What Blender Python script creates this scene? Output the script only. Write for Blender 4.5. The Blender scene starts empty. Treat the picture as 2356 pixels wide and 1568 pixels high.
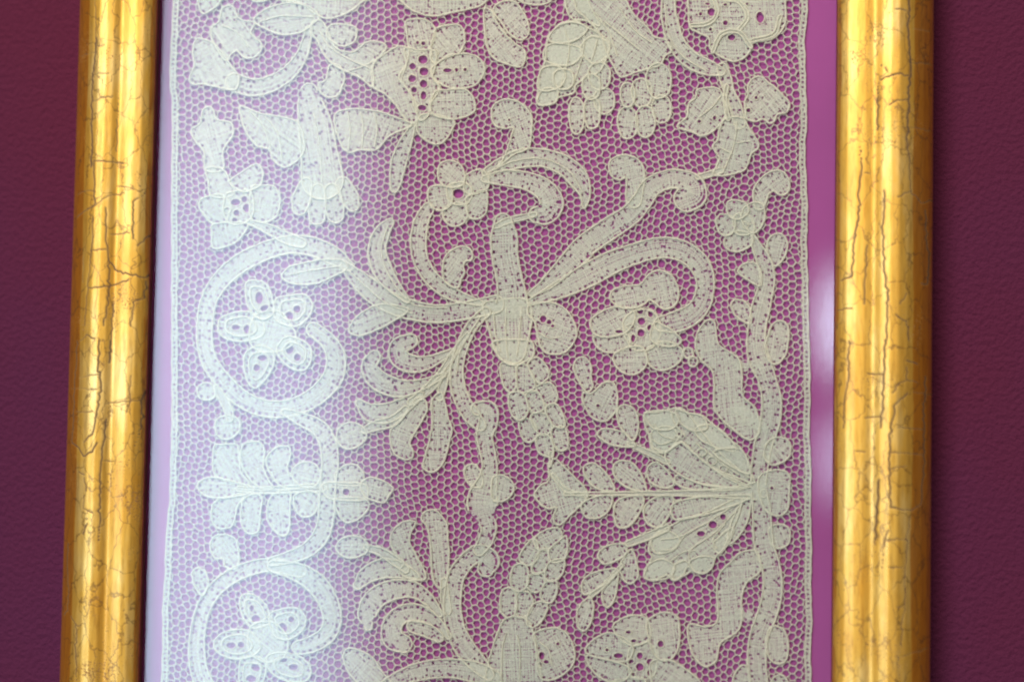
import bpy, math, random
import numpy as np
from mathutils import Matrix, Vector
from mathutils.geometry import delaunay_2d_cdt

random.seed(11); RNG = np.random.default_rng(11)
scene = bpy.context.scene
COL = scene.collection

# ------------------------------------------------------------------ camera
LENS, DIST = 88.0, 0.93
YAW, PITCH, ROLL = math.radians(6.0), math.radians(4.1), math.radians(1.0)
Y_MOUNT, Y_LACE, Y_GLASS, Y_FRONT = -0.0120, -0.0130, -0.0160, -0.0290   # the wall is y = 0
FPX = LENS / 36.0 * 2356.0                 # focal length in units of the tracing sheet (2356 x 1568)
target = Vector((0, Y_LACE, 0))
vdir = Vector((-math.sin(YAW) * math.cos(PITCH), math.cos(YAW) * math.cos(PITCH), math.sin(PITCH)))
cam_loc = target - vdir * DIST
zc = -vdir
xc = Vector((0, 0, 1)).cross(zc).normalized(); yc = zc.cross(xc).normalized()
R0 = Matrix((xc, yc, zc)).transposed()
R = R0 @ Matrix.Rotation(ROLL, 3, 'Z')
cam_data = bpy.data.cameras.new('camera'); cam = bpy.data.objects.new('camera', cam_data); COL.objects.link(cam)
cam.matrix_world = Matrix.Translation(cam_loc) @ R.to_4x4()
cam_data.lens = LENS; cam_data.sensor_width = 36; cam_data.sensor_fit = 'HORIZONTAL'
cam_data.clip_start = 0.01; cam_data.clip_end = 50
cam_data.dof.use_dof = True; cam_data.dof.focus_distance = DIST; cam_data.dof.aperture_fstop = 4.0
scene.camera = cam
RN = np.array(R); CN = np.array(cam_loc)

def on_plane(P, y):
    """lay traced sheet coordinates out flat on the upright plane at depth y -> world (x, z)"""
    P = np.asarray(P, float).reshape(-1, 2)
    v = np.stack([(P[:, 0] - 1178) / FPX, -(P[:, 1] - 784) / FPX, -np.ones(len(P))], 1) @ RN.T
    t = (y - CN[1]) / v[:, 1]
    w = CN + v * t[:, None]
    return w[:, [0, 2]]
S = DIST / FPX                              # metres per sheet unit

# ------------------------------------------------------------------ light
scene.cycles.filter_width = 2.3
scene.view_settings.view_transform = 'Standard'; scene.view_settings.look = 'None'
scene.view_settings.exposure = 0.0; scene.view_settings.gamma = 1.0
world = bpy.data.worlds.new('World'); scene.world = world; world.use_nodes = True
bg = world.node_tree.nodes['Background']
bg.inputs[0].default_value = (1.0, 0.86, 0.72, 1); bg.inputs[1].default_value = 0.17

def mirrored(px, py, y):
    """where the line of sight that bounces off the glass at (px, py) meets the upright plane y of the room"""
    x, z = on_plane([(px, py)], Y_GLASS)[0]
    d = np.array([x, Y_GLASS, z]) - CN; d[1] = -d[1]
    t = (y - Y_GLASS) / d[1]
    return x + d[0] * t, z + d[2] * t

def area(name, loc, sx, sz, power, color, aim=None):
    L = bpy.data.lights.new(name, 'AREA'); L.shape = 'RECTANGLE'; L.size = sx; L.size_y = sz
    L.energy = power; L.color = color
    o = bpy.data.objects.new(name, L); COL.objects.link(o); o.location = loc
    if aim is None: o.rotation_euler = (math.pi / 2, 0, 0)
    else: o.rotation_euler = (Vector(aim) - Vector(loc)).to_track_quat('-Z', 'Y').to_euler()
    return o

def room_window(name, x0, y0, x1, y1, y, radiance, color):
    ax, az = mirrored(x0, y0, y); bx, bz = mirrored(x1, y1, y)
    w, h = abs(bx - ax), abs(bz - az)
    return area(name, ((ax + bx) / 2, y, (az + bz) / 2), w, h, radiance * math.pi * w * h, color)

WIN_X, WIN_Y = (0.935, 0.77), (0.95, 0.48)     # where along its width and height the emission fades
# a window behind and to the left of the viewer, emission faded towards its right and top edges to soften its reflection
win = room_window('window_light', -800, -400, 1100, 2100, -2.3, 8.3, (0.52, 0.77, 1.0))
win.data.use_nodes = True
wt = win.data.node_tree; em = wt.nodes['Emission']
ge = wt.nodes.new('ShaderNodeNewGeometry'); sx = wt.nodes.new('ShaderNodeSeparateXYZ'); wt.links.new(ge.outputs['Parametric'], sx.inputs[0])
def fade(sock, a, b, lo, hi):
    n = wt.nodes.new('ShaderNodeMapRange'); n.interpolation_type = 'SMOOTHSTEP'
    for k, v in enumerate((a, b, lo, hi)): n.inputs[k + 1].default_value = v
    wt.links.new(sock, n.inputs[0]); return n.outputs[0]
fx = fade(sx.outputs[0], *WIN_X, 0.0, 1.0); fy = fade(sx.outputs[1], *WIN_Y, 0.50, 1.0)
mu = wt.nodes.new('ShaderNodeMath'); mu.operation = 'MULTIPLY'; wt.links.new(fx, mu.inputs[0]); wt.links.new(fy, mu.inputs[1])
wt.links.new(mu.outputs[0], em.inputs['Strength'])
def soft_lamp(o):                          # brightest in its middle, like a shaded lamp
    o.data.use_nodes = True; t = o.data.node_tree
    g = t.nodes.new('ShaderNodeNewGeometry'); v = t.nodes.new('ShaderNodeVectorMath'); v.operation = 'DISTANCE'; v.inputs[1].default_value = (.5, .5, 0)
    r = t.nodes.new('ShaderNodeMapRange'); r.interpolation_type = 'SMOOTHSTEP'
    for k, x in enumerate((0.5, 0.08, 0.0, 1.0)): r.inputs[k + 1].default_value = x
    t.links.new(g.outputs['Parametric'], v.inputs[0]); t.links.new(v.outputs['Value'], r.inputs[0]); t.links.new(r.outputs[0], t.nodes['Emission'].inputs['Strength'])
soft_lamp(room_window('door_gap_light', 1858, 560, 2000, 930, -2.3, 12.5, (0.66, 0.85, 1.0)))
soft_lamp(room_window('lower_door_gap_light', 1862, 900, 1990, 1210, -2.3, 6.5, (0.66, 0.80, 1.0)))
area('ceiling_lamp', (-0.60, -2.8, 2.7), 2.0, 2.0, 395, (1.0, 0.94, 0.85), (0, 0, 0))

# ------------------------------------------------------------------ materials
def mat(name):
    m = bpy.data.materials.new(name); m.use_nodes = True
    nt = m.node_tree; b = nt.nodes['Principled BSDF']
    return m, nt, b
def node(nt, typ, **kw):
    n = nt.nodes.new(typ)
    for k, v in kw.items():
        if k in n.inputs: n.inputs[k].default_value = v
        else: setattr(n, k, v)
    return n
def ramp(nt, fac, stops):
    r = nt.nodes.new('ShaderNodeValToRGB'); e = r.color_ramp.elements
    while len(e) < len(stops): e.new(0.5)
    for i, (p, c) in enumerate(stops):
        e[i].position = p; e[i].color = c if len(c) == 4 else (*c, 1)
    nt.links.new(fac, r.inputs[0]); return r
def mixc(nt, fac, a, b, blend='MIX'):
    n = nt.nodes.new('ShaderNodeMix'); n.data_type = 'RGBA'; n.blend_type = blend
    for sock, v in ((n.inputs[0], fac), (n.inputs[6], a), (n.inputs[7], b)):
        if hasattr(v, 'links'): nt.links.new(v, sock)
        else: sock.default_value = v
    return n.outputs[2]

def wall_material():
    m, nt, b = mat('plum_wall_paint'); L = nt.links.new
    tc = node(nt, 'ShaderNodeTexCoord')
    n1 = node(nt, 'ShaderNodeTexNoise', Scale=520.0, Detail=3.0, Roughness=0.55)
    n2 = node(nt, 'ShaderNodeTexNoise', Scale=3.2, Detail=4.0)
    L(tc.outputs['Object'], n1.inputs['Vector']); L(tc.outputs['Object'], n2.inputs['Vector'])
    c = ramp(nt, n2.outputs['Fac'], [(0.35, (0.052, 0.0068, 0.0185)), (0.65, (0.043, 0.0080, 0.0272))])
    L(c.outputs[0], b.inputs['Base Color'])
    b.inputs['Roughness'].default_value = 0.85; b.inputs['Specular IOR Level'].default_value = 0.06
    bp = node(nt, 'ShaderNodeBump', Strength=0.8, Distance=0.0011)
    L(n1.outputs['Fac'], bp.inputs['Height']); L(bp.outputs[0], b.inputs['Normal'])
    return m

def mount_material():
    m, nt, b = mat('mauve_mount_card'); L = nt.links.new
    tc = node(nt, 'ShaderNodeTexCoord')
    n2 = node(nt, 'ShaderNodeTexNoise', Scale=18.0, Detail=4.0); L(tc.outputs['Object'], n2.inputs['Vector'])
    n1 = node(nt, 'ShaderNodeTexNoise', Scale=2600.0, Detail=2.0); L(tc.outputs['Object'], n1.inputs['Vector'])
    c = ramp(nt, n2.outputs['Fac'], [(0.3, (0.35, 0.072, 0.235)), (0.7, (0.395, 0.082, 0.267))])
    L(c.outputs[0], b.inputs['Base Color']); b.inputs['Roughness'].default_value = 0.9; b.inputs['Specular IOR Level'].default_value = 0.1
    bp = node(nt, 'ShaderNodeBump', Strength=0.25, Distance=0.0002)
    L(n1.outputs['Fac'], bp.inputs['Height']); L(bp.outputs[0], b.inputs['Normal'])
    return m

def thread_material(name, dark, light):
    m, nt, b = mat(name); L = nt.links.new
    tc = node(nt, 'ShaderNodeTexCoord')
    n1 = node(nt, 'ShaderNodeTexNoise', Scale=1500.0, Detail=3.0); L(tc.outputs['Object'], n1.inputs['Vector'])
    n2 = node(nt, 'ShaderNodeTexNoise', Scale=30.0, Detail=3.0); L(tc.outputs['Object'], n2.inputs['Vector'])
    c1 = ramp(nt, n1.outputs['Fac'], [(0.30, dark), (0.65, light)])
    c2 = ramp(nt, n2.outputs['Fac'], [(0.35, (0.90, 0.92, 0.88)), (0.65, (1.0, 0.98, 0.92))])
    L(mixc(nt, 1.0, c1.outputs[0], c2.outputs[0], 'MULTIPLY'), b.inputs['Base Color'])
    b.inputs['Roughness'].default_value = 0.8
    b.inputs['Sheen Weight'].default_value = 0.15
    return m

def gold_material():
    m, nt, b = mat('crackled_antique_gold'); L = nt.links.new
    tc = node(nt, 'ShaderNodeTexCoord')
    mp = node(nt, 'ShaderNodeMapping'); mp.inputs['Scale'].default_value = (1, 1, 0.12)
    L(tc.outputs['Object'], mp.inputs['Vector'])
    grain = node(nt, 'ShaderNodeTexNoise', Scale=900.0, Detail=4.0, Roughness=0.65); L(mp.outputs[0], grain.inputs['Vector'])
    patch = node(nt, 'ShaderNodeTexNoise', Scale=70.0, Detail=6.0, Roughness=0.6)
    mp2 = node(nt, 'ShaderNodeMapping'); mp2.inputs['Scale'].default_value = (1.6, 1, 0.35)
    L(tc.outputs['Object'], mp2.inputs['Vector']); L(mp2.outputs[0], patch.inputs['Vector'])
    base = ramp(nt, patch.outputs['Fac'], [(0.28, (0.52, 0.25, 0.022)), (0.50, (0.60, 0.335, 0.05)), (0.74, (0.72, 0.50, 0.18))])
    streak = ramp(nt, grain.outputs['Fac'], [(0.28, (0.62, 0.55, 0.45)), (0.50, (1, 1, 1))])
    tn = node(nt, 'ShaderNodeAttribute', attribute_name='toned')
    tm = node(nt, 'ShaderNodeMath', operation='MULTIPLY_ADD'); L(patch.outputs['Fac'], tm.inputs[0]); tm.inputs[1].default_value = 1.6; L(tn.outputs['Fac'], tm.inputs[2])
    tr = ramp(nt, tm.outputs[0], [(0.95, (0, 0, 0)), (1.25, (0.85, 0.85, 0.85))]); tr.color_ramp.elements[1].position = 1.0; tr.color_ramp.elements[0].position = 0.9
    amber = mixc(nt, tr.outputs[0], base.outputs[0], (0.44, 0.150, 0.004, 1))
    c = mixc(nt, 0.8, amber, streak.outputs[0], 'MULTIPLY')
    # brown rubbed specks
    sp = node(nt, 'ShaderNodeTexNoise', Scale=1600.0, Detail=2.0); L(tc.outputs['Object'], sp.inputs['Vector'])
    big = node(nt, 'ShaderNodeTexNoise', Scale=60.0, Detail=3.0); L(tc.outputs['Object'], big.inputs['Vector'])
    mul = node(nt, 'ShaderNodeMath', operation='MULTIPLY'); L(sp.outputs['Fac'], mul.inputs[0]); L(big.outputs['Fac'], mul.inputs[1])
    spm = ramp(nt, mul.outputs[0], [(0.36, (0, 0, 0)), (0.46, (1, 1, 1))])
    c = mixc(nt, spm.outputs[0], c, (0.16, 0.075, 0.018, 1))
    # hair cracks besides the modelled ones
    dn = node(nt, 'ShaderNodeTexNoise', Scale=260.0, Detail=3.0); L(tc.outputs['Object'], dn.inputs['Vector'])
    mp3 = node(nt, 'ShaderNodeMapping'); mp3.inputs['Scale'].default_value = (1, 1, 0.55); L(tc.outputs['Object'], mp3.inputs['Vector'])
    dv = node(nt, 'ShaderNodeVectorMath', operation='MULTIPLY_ADD'); L(dn.outputs['Color'], dv.inputs[0])
    dv.inputs[1].default_value = (0.004, 0.004, 0.004); L(mp3.outputs[0], dv.inputs[2])
    vo = node(nt, 'ShaderNodeTexVoronoi', feature='DISTANCE_TO_EDGE', Scale=125.0); L(dv.outputs[0], vo.inputs['Vector'])
    hair = ramp(nt, vo.outputs['Distance'], [(0.0, (0.9, 0.9, 0.9)), (0.028, (0, 0, 0))])
    hg = node(nt, 'ShaderNodeMath', operation='MULTIPLY'); L(hair.outputs[0], hg.inputs[0]); hg.inputs[1].default_value = 0.8
    c = mixc(nt, hg.outputs[0], c, (0.14, 0.065, 0.02, 1))
    at = node(nt, 'ShaderNodeAttribute', attribute_name='crack')
    c = mixc(nt, at.outputs['Fac'], c, (0.045, 0.02, 0.008, 1))
    L(c, b.inputs['Base Color'])
    dirt = node(nt, 'ShaderNodeMath', operation='MAXIMUM'); L(at.outputs['Fac'], dirt.inputs[0]); L(spm.outputs[0], dirt.inputs[1])
    me = node(nt, 'ShaderNodeMath', operation='MULTIPLY_ADD'); L(dirt.outputs[0], me.inputs[0]); me.inputs[1].default_value = -0.80; me.inputs[2].default_value = 0.86
    L(me.outputs[0], b.inputs['Metallic'])
    ro = ramp(nt, patch.outputs['Fac'], [(0.3, (0.55,) * 3), (0.7, (0.46,) * 3)])
    rr = node(nt, 'ShaderNodeMath', operation='MAXIMUM'); L(ro.outputs[0], rr.inputs[0]); L(dirt.outputs[0], rr.inputs[1]); L(rr.outputs[0], b.inputs['Roughness'])
    cw = node(nt, 'ShaderNodeMath', operation='MULTIPLY_ADD'); L(dirt.outputs[0], cw.inputs[0]); cw.inputs[1].default_value = -0.5; cw.inputs[2].default_value = 0.5; L(cw.outputs[0], b.inputs['Coat Weight']); b.inputs['Coat Roughness'].default_value = 0.34      # old varnish
    hsum = node(nt, 'ShaderNodeMath', operation='SUBTRACT'); L(grain.outputs['Fac'], hsum.inputs[0]); L(hair.outputs[0], hsum.inputs[1])
    bp = node(nt, 'ShaderNodeBump', Strength=0.12, Distance=0.0004)
    L(hsum.outputs[0], bp.inputs['Height']); L(bp.outputs[0], b.inputs['Normal'])
    return m

def lip_material():
    m, nt, b = mat('dark_red_bole'); L = nt.links.new
    tc = node(nt, 'ShaderNodeTexCoord'); n = node(nt, 'ShaderNodeTexNoise', Scale=300.0, Detail=3.0); L(tc.outputs['Object'], n.inputs['Vector'])
    c = ramp(nt, n.outputs['Fac'], [(0.3, (0.05, 0.008, 0.010)), (0.7, (0.08, 0.014, 0.012))])
    L(c.outputs[0], b.inputs['Base Color']); b.inputs['Roughness'].default_value = 0.9; b.inputs['Specular IOR Level'].default_value = 0.08
    return m

def glass_material():
    m, nt, b = mat('picture_glass'); L = nt.links.new
    nt.nodes.remove(b)
    out = nt.nodes['Material Output']
    tr = node(nt, 'ShaderNodeBsdfTransparent'); gl = node(nt, 'ShaderNodeBsdfGlossy', Roughness=0.03)
    fr = node(nt, 'ShaderNodeFresnel', IOR=1.5); mx = nt.nodes.new('ShaderNodeMixShader')
    L(fr.outputs[0], mx.inputs[0]); L(tr.outputs[0], mx.inputs[1]); L(gl.outputs[0], mx.inputs[2]); L(mx.outputs[0], out.inputs['Surface'])
    return m

M_WALL, M_MOUNT, M_THREAD, M_GOLD, M_LIP, M_GLASS = wall_material(), mount_material(), thread_material('aged_linen_cord', (0.58, 0.53, 0.41), (0.76, 0.70, 0.55)), gold_material(), lip_material(), glass_material()

def fine_thread(name, dark, light, solid):
    m = thread_material(name, dark, light)
    nt = m.node_tree; b = nt.nodes['Principled BSDF']; tr = node(nt, 'ShaderNodeBsdfTransparent'); mx = nt.nodes.new('ShaderNodeMixShader')
    mx.inputs[0].default_value = solid                      # loosely plied: some of the card shows between its fibres
    nt.links.new(tr.outputs[0], mx.inputs[1]); nt.links.new(b.outputs[0], mx.inputs[2]); nt.links.new(mx.outputs[0], nt.nodes['Material Output'].inputs['Surface'])
    return m
M_NET = fine_thread('fine_net_thread', (0.60, 0.54, 0.43), (0.79, 0.73, 0.59), 0.86)
M_CLOTH = fine_thread('fine_grey_linen', (0.60, 0.57, 0.46), (0.79, 0.75, 0.62), 0.82)
scene.cycles.transparent_max_bounces = 24
# ------------------------------------------------------------------ mesh helpers
def mesh_obj(name, V, F, material, parent=None, smooth=True, attr=None, mats=None):
    """V (n,3), F list of (m,k) index arrays with k = 3 or 4"""
    me = bpy.data.meshes.new(name)
    F = [f for f in F if len(f)]
    nl = sum(f.size for f in F); nf = sum(len(f) for f in F)
    me.vertices.add(len(V)); me.vertices.foreach_set('co', np.asarray(V, np.float32).ravel())
    me.loops.add(nl); me.loops.foreach_set('vertex_index', np.concatenate([f.ravel() for f in F]).astype(np.int32))
    tot = np.concatenate([np.full(len(f), f.shape[1]) for f in F]).astype(np.int32)
    me.polygons.add(nf); me.polygons.foreach_set('loop_start', (np.cumsum(tot) - tot).astype(np.int32))
    me.polygons.foreach_set('loop_total', tot)
    me.polygons.foreach_set('use_smooth', np.full(nf, smooth))
    if attr is not None:
        for k, v in attr.items():
            a = me.attributes.new(k, 'FLOAT', 'POINT'); a.data.foreach_set('value', v.astype(np.float32).ravel())
    if mats is not None:
        me.materials.append(material); me.materials.append(M_CLOTH); me.polygons.foreach_set('material_index', mats.astype(np.int32))
    else: me.materials.append(material)
    me.update(calc_edges=True)
    o = bpy.data.objects.new(name, me); COL.objects.link(o)
    if parent: o.parent = parent
    return o
def thing(name, label, cat):
    o = bpy.data.objects.new(name, None); COL.objects.link(o); o.empty_display_size = 0.05
    o['label'] = label; o['category'] = cat
    return o

# ------------------------------------------------------------------ wall
def grid_box(x0, x1, z0, z1, y0, y1):
    V = np.array([(x, y, z) for x in (x0, x1) for y in (y0, y1) for z in (z0, z1)])
    F = np.array([(0, 1, 3, 2), (4, 6, 7, 5), (0, 4, 5, 1), (2, 3, 7, 6), (0, 2, 6, 4), (1, 5, 7, 3)])
    return V, [F]
V, F = grid_box(-1.2, 1.2, -1.0, 1.0, 0.0, 0.1)
wall = mesh_obj('wall', V, F, M_WALL, smooth=False); wall['kind'] = 'structure'

# ------------------------------------------------------------------ picture frame
frame = thing('picture_frame', 'crackled antique gold picture frame with glass hanging on the plum wall', 'picture frame')
YR = -0.0225
xl0, xl1, xr0, xr1 = [on_plane([(p, 784)], YR)[0][0] for p in (149.5, 338, 1921, 2147)]
ZT, ZB = 0.172, -0.172                        # inner edges of the top and bottom rails

CR_L = [(2.6, [(205,180),(195,300),(183,420),(183,560),(185,700),(180,770)]), (1.6, [(388,0),(390,200),(405,300),(410,400),(425,500),(430,640),(455,690)]),
 (1.0, [(310,0),(315,200),(305,380),(300,500),(295,700)]), (1.6, [(195,740),(200,860),(198,950),(150,970),(100,995)]), (1.0, [(200,350),(260,345),(290,330)]),
 (1.1, [(190,470),(300,440)]), (1.2, [(320,615),(370,605),(420,615)]), (1.2, [(200,745),(350,752),(430,740)]), (1.1, [(100,890),(150,880),(200,885)]),
 (1.3, [(410,770),(390,830),(420,890),(370,930),(370,1100)]), (1.6, [(440,1075),(390,1130)]), (1.2, [(190,1000),(190,1100),(165,1320),(150,1500)]),
 (1.3, [(250,960),(250,1080),(262,1200),(262,1350),(240,1500)]), (1.1, [(180,1160),(250,1150)]), (1.0, [(270,1080),(355,1075)]),
 (1.4, [(270,1210),(300,1250),(420,1275),(440,1240)]), (1.3, [(170,1325),(260,1320),(350,1290)]), (1.2, [(420,1290),(415,1370),(370,1390),(360,1500)]),
 (1.2, [(280,1400),(270,1568)]), (1.3, [(120,1568),(160,1540),(200,1560)]), (1.0, [(140,1180),(140,1300)]), (1.0, [(110,250),(200,245)]), (1.0, [(200,215),(330,220)]),
 (0.9, [(300,330),(330,360),(410,330),(450,310)]), (0.9, [(300,860),(380,870),(420,890)]), (1.0, [(200,0),(200,180)]), (1.0,[(205,950),(260,905),(330,890)])]
CR_L2 = [(1.9, [(105,0),(100,130),(90,200),(85,350),(80,470),(120,490),(145,530),(190,510),(210,470)]), (1.7, [(220,0),(215,120),(228,190),(210,340),(190,430),(150,465)]),
 (2.4, [(268,0),(262,100)]), (1.9, [(250,360),(235,480),(225,600),(220,850),(215,940)]), (1.0, [(360,160),(355,280),(340,330)]),
 (1.4, [(430,110),(420,210),(405,260),(400,400),(375,480),(375,600),(362,700),(375,800),(415,830)]), (1.8, [(310,680),(310,760),(300,900),(300,960),(350,965),(340,1100),(325,1180),(315,1300),(300,1420)]),
 (1.6, [(60,930),(55,1050),(65,1150),(60,1240),(35,1260)]), (1.6, [(110,1300),(112,1568)]), (1.1, [(100,325),(190,325)]), (1.0, [(70,215),(210,225)]), (1.0, [(120,170),(220,155)]),
 (1.4, [(120,600),(150,615)]), (1.4, [(150,630),(160,690)]), (1.1, [(150,710),(145,770),(190,790)]), (1.6, [(165,840),(145,885)]), (1.3, [(80,1265),(120,1310),(170,1295)]),
 (1.0, [(240,550),(300,555)]), (1.2, [(210,1200),(205,1300),(215,1400),(230,1540)]), (1.0, [(250,290),(340,280),(400,270)]), (1.0,[(300,960),(250,955),(215,940)])]
CR_R = [(2.8, [(500,0),(505,50),(495,110),(505,220),(510,320),(500,420),(495,560),(490,650)]), (1.5, [(490,650),(505,750),(512,880)]), (1.2, [(212,20),(200,110)]),
 (1.7, [(175,130),(210,160),(210,260),(240,320),(235,390),(205,430),(195,470)]), (1.5, [(345,50),(345,150),(370,210),(410,215)]), (1.3, [(220,45),(350,40),(430,45),(490,55)]),
 (1.2, [(225,200),(325,180)]), (1.2, [(240,315),(345,290)]), (1.4, [(355,230),(370,290),(400,335)]), (1.7, [(500,350),(450,345),(360,375),(355,480),(355,600)]),
 (1.2, [(500,460),(440,470),(410,490)]), (1.3, [(190,540),(220,510),(260,500)]), (1.1, [(510,590),(600,590)]),
 (1.5, [(250,520),(270,590),(275,680),(285,780),(270,880),(270,1000),(250,1100),(240,1270),(190,1290)]), (1.6, [(385,880),(385,1000),(378,1080),(385,1250),(400,1350),(395,1568)]),
 (1.4, [(450,910),(510,880),(560,930),(620,910)]), (1.9, [(580,960),(585,1100),(600,1200),(590,1300),(560,1300)]), (1.3, [(310,1130),(300,1250),(295,1400)]),
 (1.2, [(175,1425),(240,1420)]), (1.5, [(490,1350),(460,1400)]), (1.4, [(440,1450),(490,1480),(500,1568)]), (1.0, [(510,290),(610,285)]), (1.0,[(520,135),(600,130)]), (1.0, [(180,300),(210,280)]), (1.0,[(510,1170),(500,1230)]), (1.0,[(180,800),(280,795),(320,800)])]
CR_R2 = [(1.8, [(390,0),(385,150),(380,300),(370,400)]), (1.3, [(225,0),(225,170),(205,270),(200,400)]), (1.9, [(490,90),(540,105)]), (1.4, [(490,120),(490,180),(440,210),(425,240)]),
 (1.9, [(495,240),(440,290),(415,400),(410,560),(415,760)]), (1.3, [(490,180),(540,190)]), (1.8, [(580,160),(575,300),(575,450),(570,600),(565,650),(560,740),(510,780),(415,765)]),
 (1.3, [(450,400),(570,405)]), (1.2, [(420,515),(570,520)]), (1.2, [(410,590),(490,575)]), (2.6, [(362,640),(355,780),(345,950)]), (1.2, [(310,150),(380,155)]), (1.2, [(300,355),(370,350)]),
 (1.3, [(200,770),(205,830),(165,860)]), (1.4, [(510,810),(495,880),(490,980),(480,1100),(480,1220),(465,1300),(465,1400)]), (1.2, [(390,915),(490,910)]),
 (1.4, [(405,870),(380,950),(375,1040),(375,1180),(370,1380)]), (1.3, [(380,1045),(470,1040)]), (1.4, [(380,1200),(420,1222),(470,1220)]), (1.3, [(190,970),(240,970),(290,950)]),
 (1.4, [(370,1030),(290,1050),(250,1090),(190,1085)]), (1.2, [(290,1100),(370,1150)]), (1.5, [(215,1250),(165,1310)]), (1.3, [(280,1310),(370,1295)]), (1.4, [(265,1260),(265,1400),(200,1500),(240,1560)]),
 (1.4, [(370,1500),(410,1450),(450,1450),(460,1560)]), (1.2, [(450,1450),(590,1415)]), (1.1,[(250,510),(300,510)]), (1.1,[(520,235),(610,240)]), (1.1,[(200,840),(280,835)])]
def crack_lines(x0, sets):
    out = []
    for y0, cs in sets:
        for w, pts in cs:
            out.append(((0.45 + w) * S * 1.35, on_plane([(x0 + a / 2.0, y0 + b / 2.0) for a, b in pts], YR - 0.003)))
    return out
CRACKS_L = crack_lines(122.7, ((0, CR_L), (784, CR_L2)))
CRACKS_R = crack_lines(1840.6, ((0, CR_R), (784, CR_R2)))

def wobble(p, amp, step):
    """finer, slightly ragged course of a polyline"""
    out = []
    for a, b in zip(p[:-1], p[1:]):
        n = max(1, int(np.hypot(*(b - a)) / step))
        for k in range(n): out.append(a + (b - a) * k / n + RNG.normal(0, amp, 2) * (k > 0))
    out.append(p[-1]); return np.array(out)

# profile across the rail: u = 0 at the sight edge, 1 at the outer edge; h in rail widths in front of YP
PROF = [(0.000,0.115),(0.004,0.14),(0.014,0.178),(0.05,0.225),(0.11,0.265),(0.20,0.290),(0.29,0.290),(0.345,0.280),(0.372,0.274),(0.40,0.283),(0.46,0.318),(0.55,0.345),(0.64,0.335),(0.73,0.295),(0.81,0.235),(0.89,0.155),(0.95,0.07),(0.985,0.0),(1.0,-0.06)]
def rail(name, inner, outer, length0, length1, vertical, cracks=None, label=None):
    """moulding swept along z (vertical) or x; mitred to its neighbours at 45 degrees"""
    pr = np.array(PROF); seg = np.r_[0, np.cumsum(np.hypot(*np.diff(pr, axis=0).T))]
    fine = 112 if cracks else 22
    t = np.linspace(0, seg[-1], fine); U = np.interp(t, seg, pr[:, 0]); H = np.interp(t, seg, pr[:, 1])
    for _ in range(2):
        H[2:-1] = (H[1:-2] + 2 * H[2:-1] + H[3:]) / 4 if len(H[3:]) == len(H[2:-1]) else H[2:-1]
    W = abs(outer - inner)
    yy = -0.0176 - H * 0.032 * 1.0
    U = np.r_[U, 1.0]; yy = np.r_[yy, 0.0]                 # outer side down to the wall
    across = inner + (outer - inner) * U
    n = 1150 if cracks else 60
    s = np.linspace(0, 1, n)
    wm = 0.0345 * U                                        # mitre
    lo = length0 - wm; hi = length1 + wm
    along = lo[None, :] + (hi - lo)[None, :] * s[:, None]
    A = np.broadcast_to(across, along.shape); Y = np.broadcast_to(yy, along.shape).copy()
    crack = np.zeros(along.shape)
    if cracks:
        for w, pts in cracks:
            p = wobble(pts, 0.00022, 0.0011)
            for a, b in zip(p[:-1], p[1:]):
                x0, x1 = min(a[0], b[0]) - 3 * w, max(a[0], b[0]) + 3 * w; z0, z1 = min(a[1], b[1]) - 3 * w, max(a[1], b[1]) + 3 * w
                r0 = np.searchsorted(along[:, 0] if 0 else s * (hi.max() - lo.min()) + lo.min(), z0) - 14; r1 = r0 + int((z1 - z0) / ((length1 - length0) / n)) + 34
                r0 = max(r0, 0); r1 = min(r1, n)
                if r1 <= r0: continue
                X = A[r0:r1]; Z = along[r0:r1]
                d = b - a; L2 = d @ d + 1e-12
                k = np.clip(((X - a[0]) * d[0] + (Z - a[1]) * d[1]) / L2, 0, 1)
                dist = np.hypot(X - a[0] - k * d[0], Z - a[1] - k * d[1])
                v = np.clip(1.25 - dist / w, 0, 1)
                crack[r0:r1] = np.maximum(crack[r0:r1], v * min(1, 0.35 + w / S * 0.28))
        Y += crack * 0.00007
    Y += 0.00002 * np.sin(along * 190 + A * 700) * (np.arange(len(U)) < len(U) - 1)
    # the gilder's amber toning runs along the outer slope and the very sight edge
    uu = np.broadcast_to(U, along.shape)
    toned = np.clip((uu - 0.76) / 0.05, 0, 1) * 0.9 + np.clip((0.06 - uu) / 0.03, 0, 1) * 0.6 - 0.35
    V = np.stack([A, Y, along], -1) if vertical else np.stack([along, Y, A], -1)
    V = V.reshape(-1, 3); m = len(U)
    i = np.arange(n - 1)[:, None] * m + np.arange(m - 1)[None, :]
    q = np.stack([i, i + 1, i + m + 1, i + m], -1).reshape(-1, 4)
    flip = (outer > inner) == vertical
    if flip: q = q[:, ::-1]
    # dark lip down to the glass
    o = mesh_obj(name, V, [q], M_GOLD, frame, attr={'crack': crack, 'toned': toned})
    if label: o['label'] = label
    # lip: thin bole-red board under the sight edge
    d = 1 if outer > inner else -1
    if vertical: lv, lf = grid_box(*sorted((inner - d * 0.0003, inner + d * 0.006)), length0, length1, -0.0215, -0.0176)
    else: lv, lf = grid_box(length0 - 0.006, length1 + 0.006, *sorted((inner - d * 0.0003, inner + d * 0.006)), -0.0215, -0.0176)
    mesh_obj('rebate', lv, lf, M_LIP, o, smooth=False)
    return o
rail('rail', xl1, xl0, ZB, ZT, True, CRACKS_L, 'left gold rail with bright band of window light down its middle')
rail('rail', xr0, xr1, ZB, ZT, True, CRACKS_R, 'right gold rail with pale double sheen')
rail('rail', ZT, ZT + 0.0345, xl1, xr0, False)
rail('rail', ZB, ZB - 0.0345, xl1, xr0, False)
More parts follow.
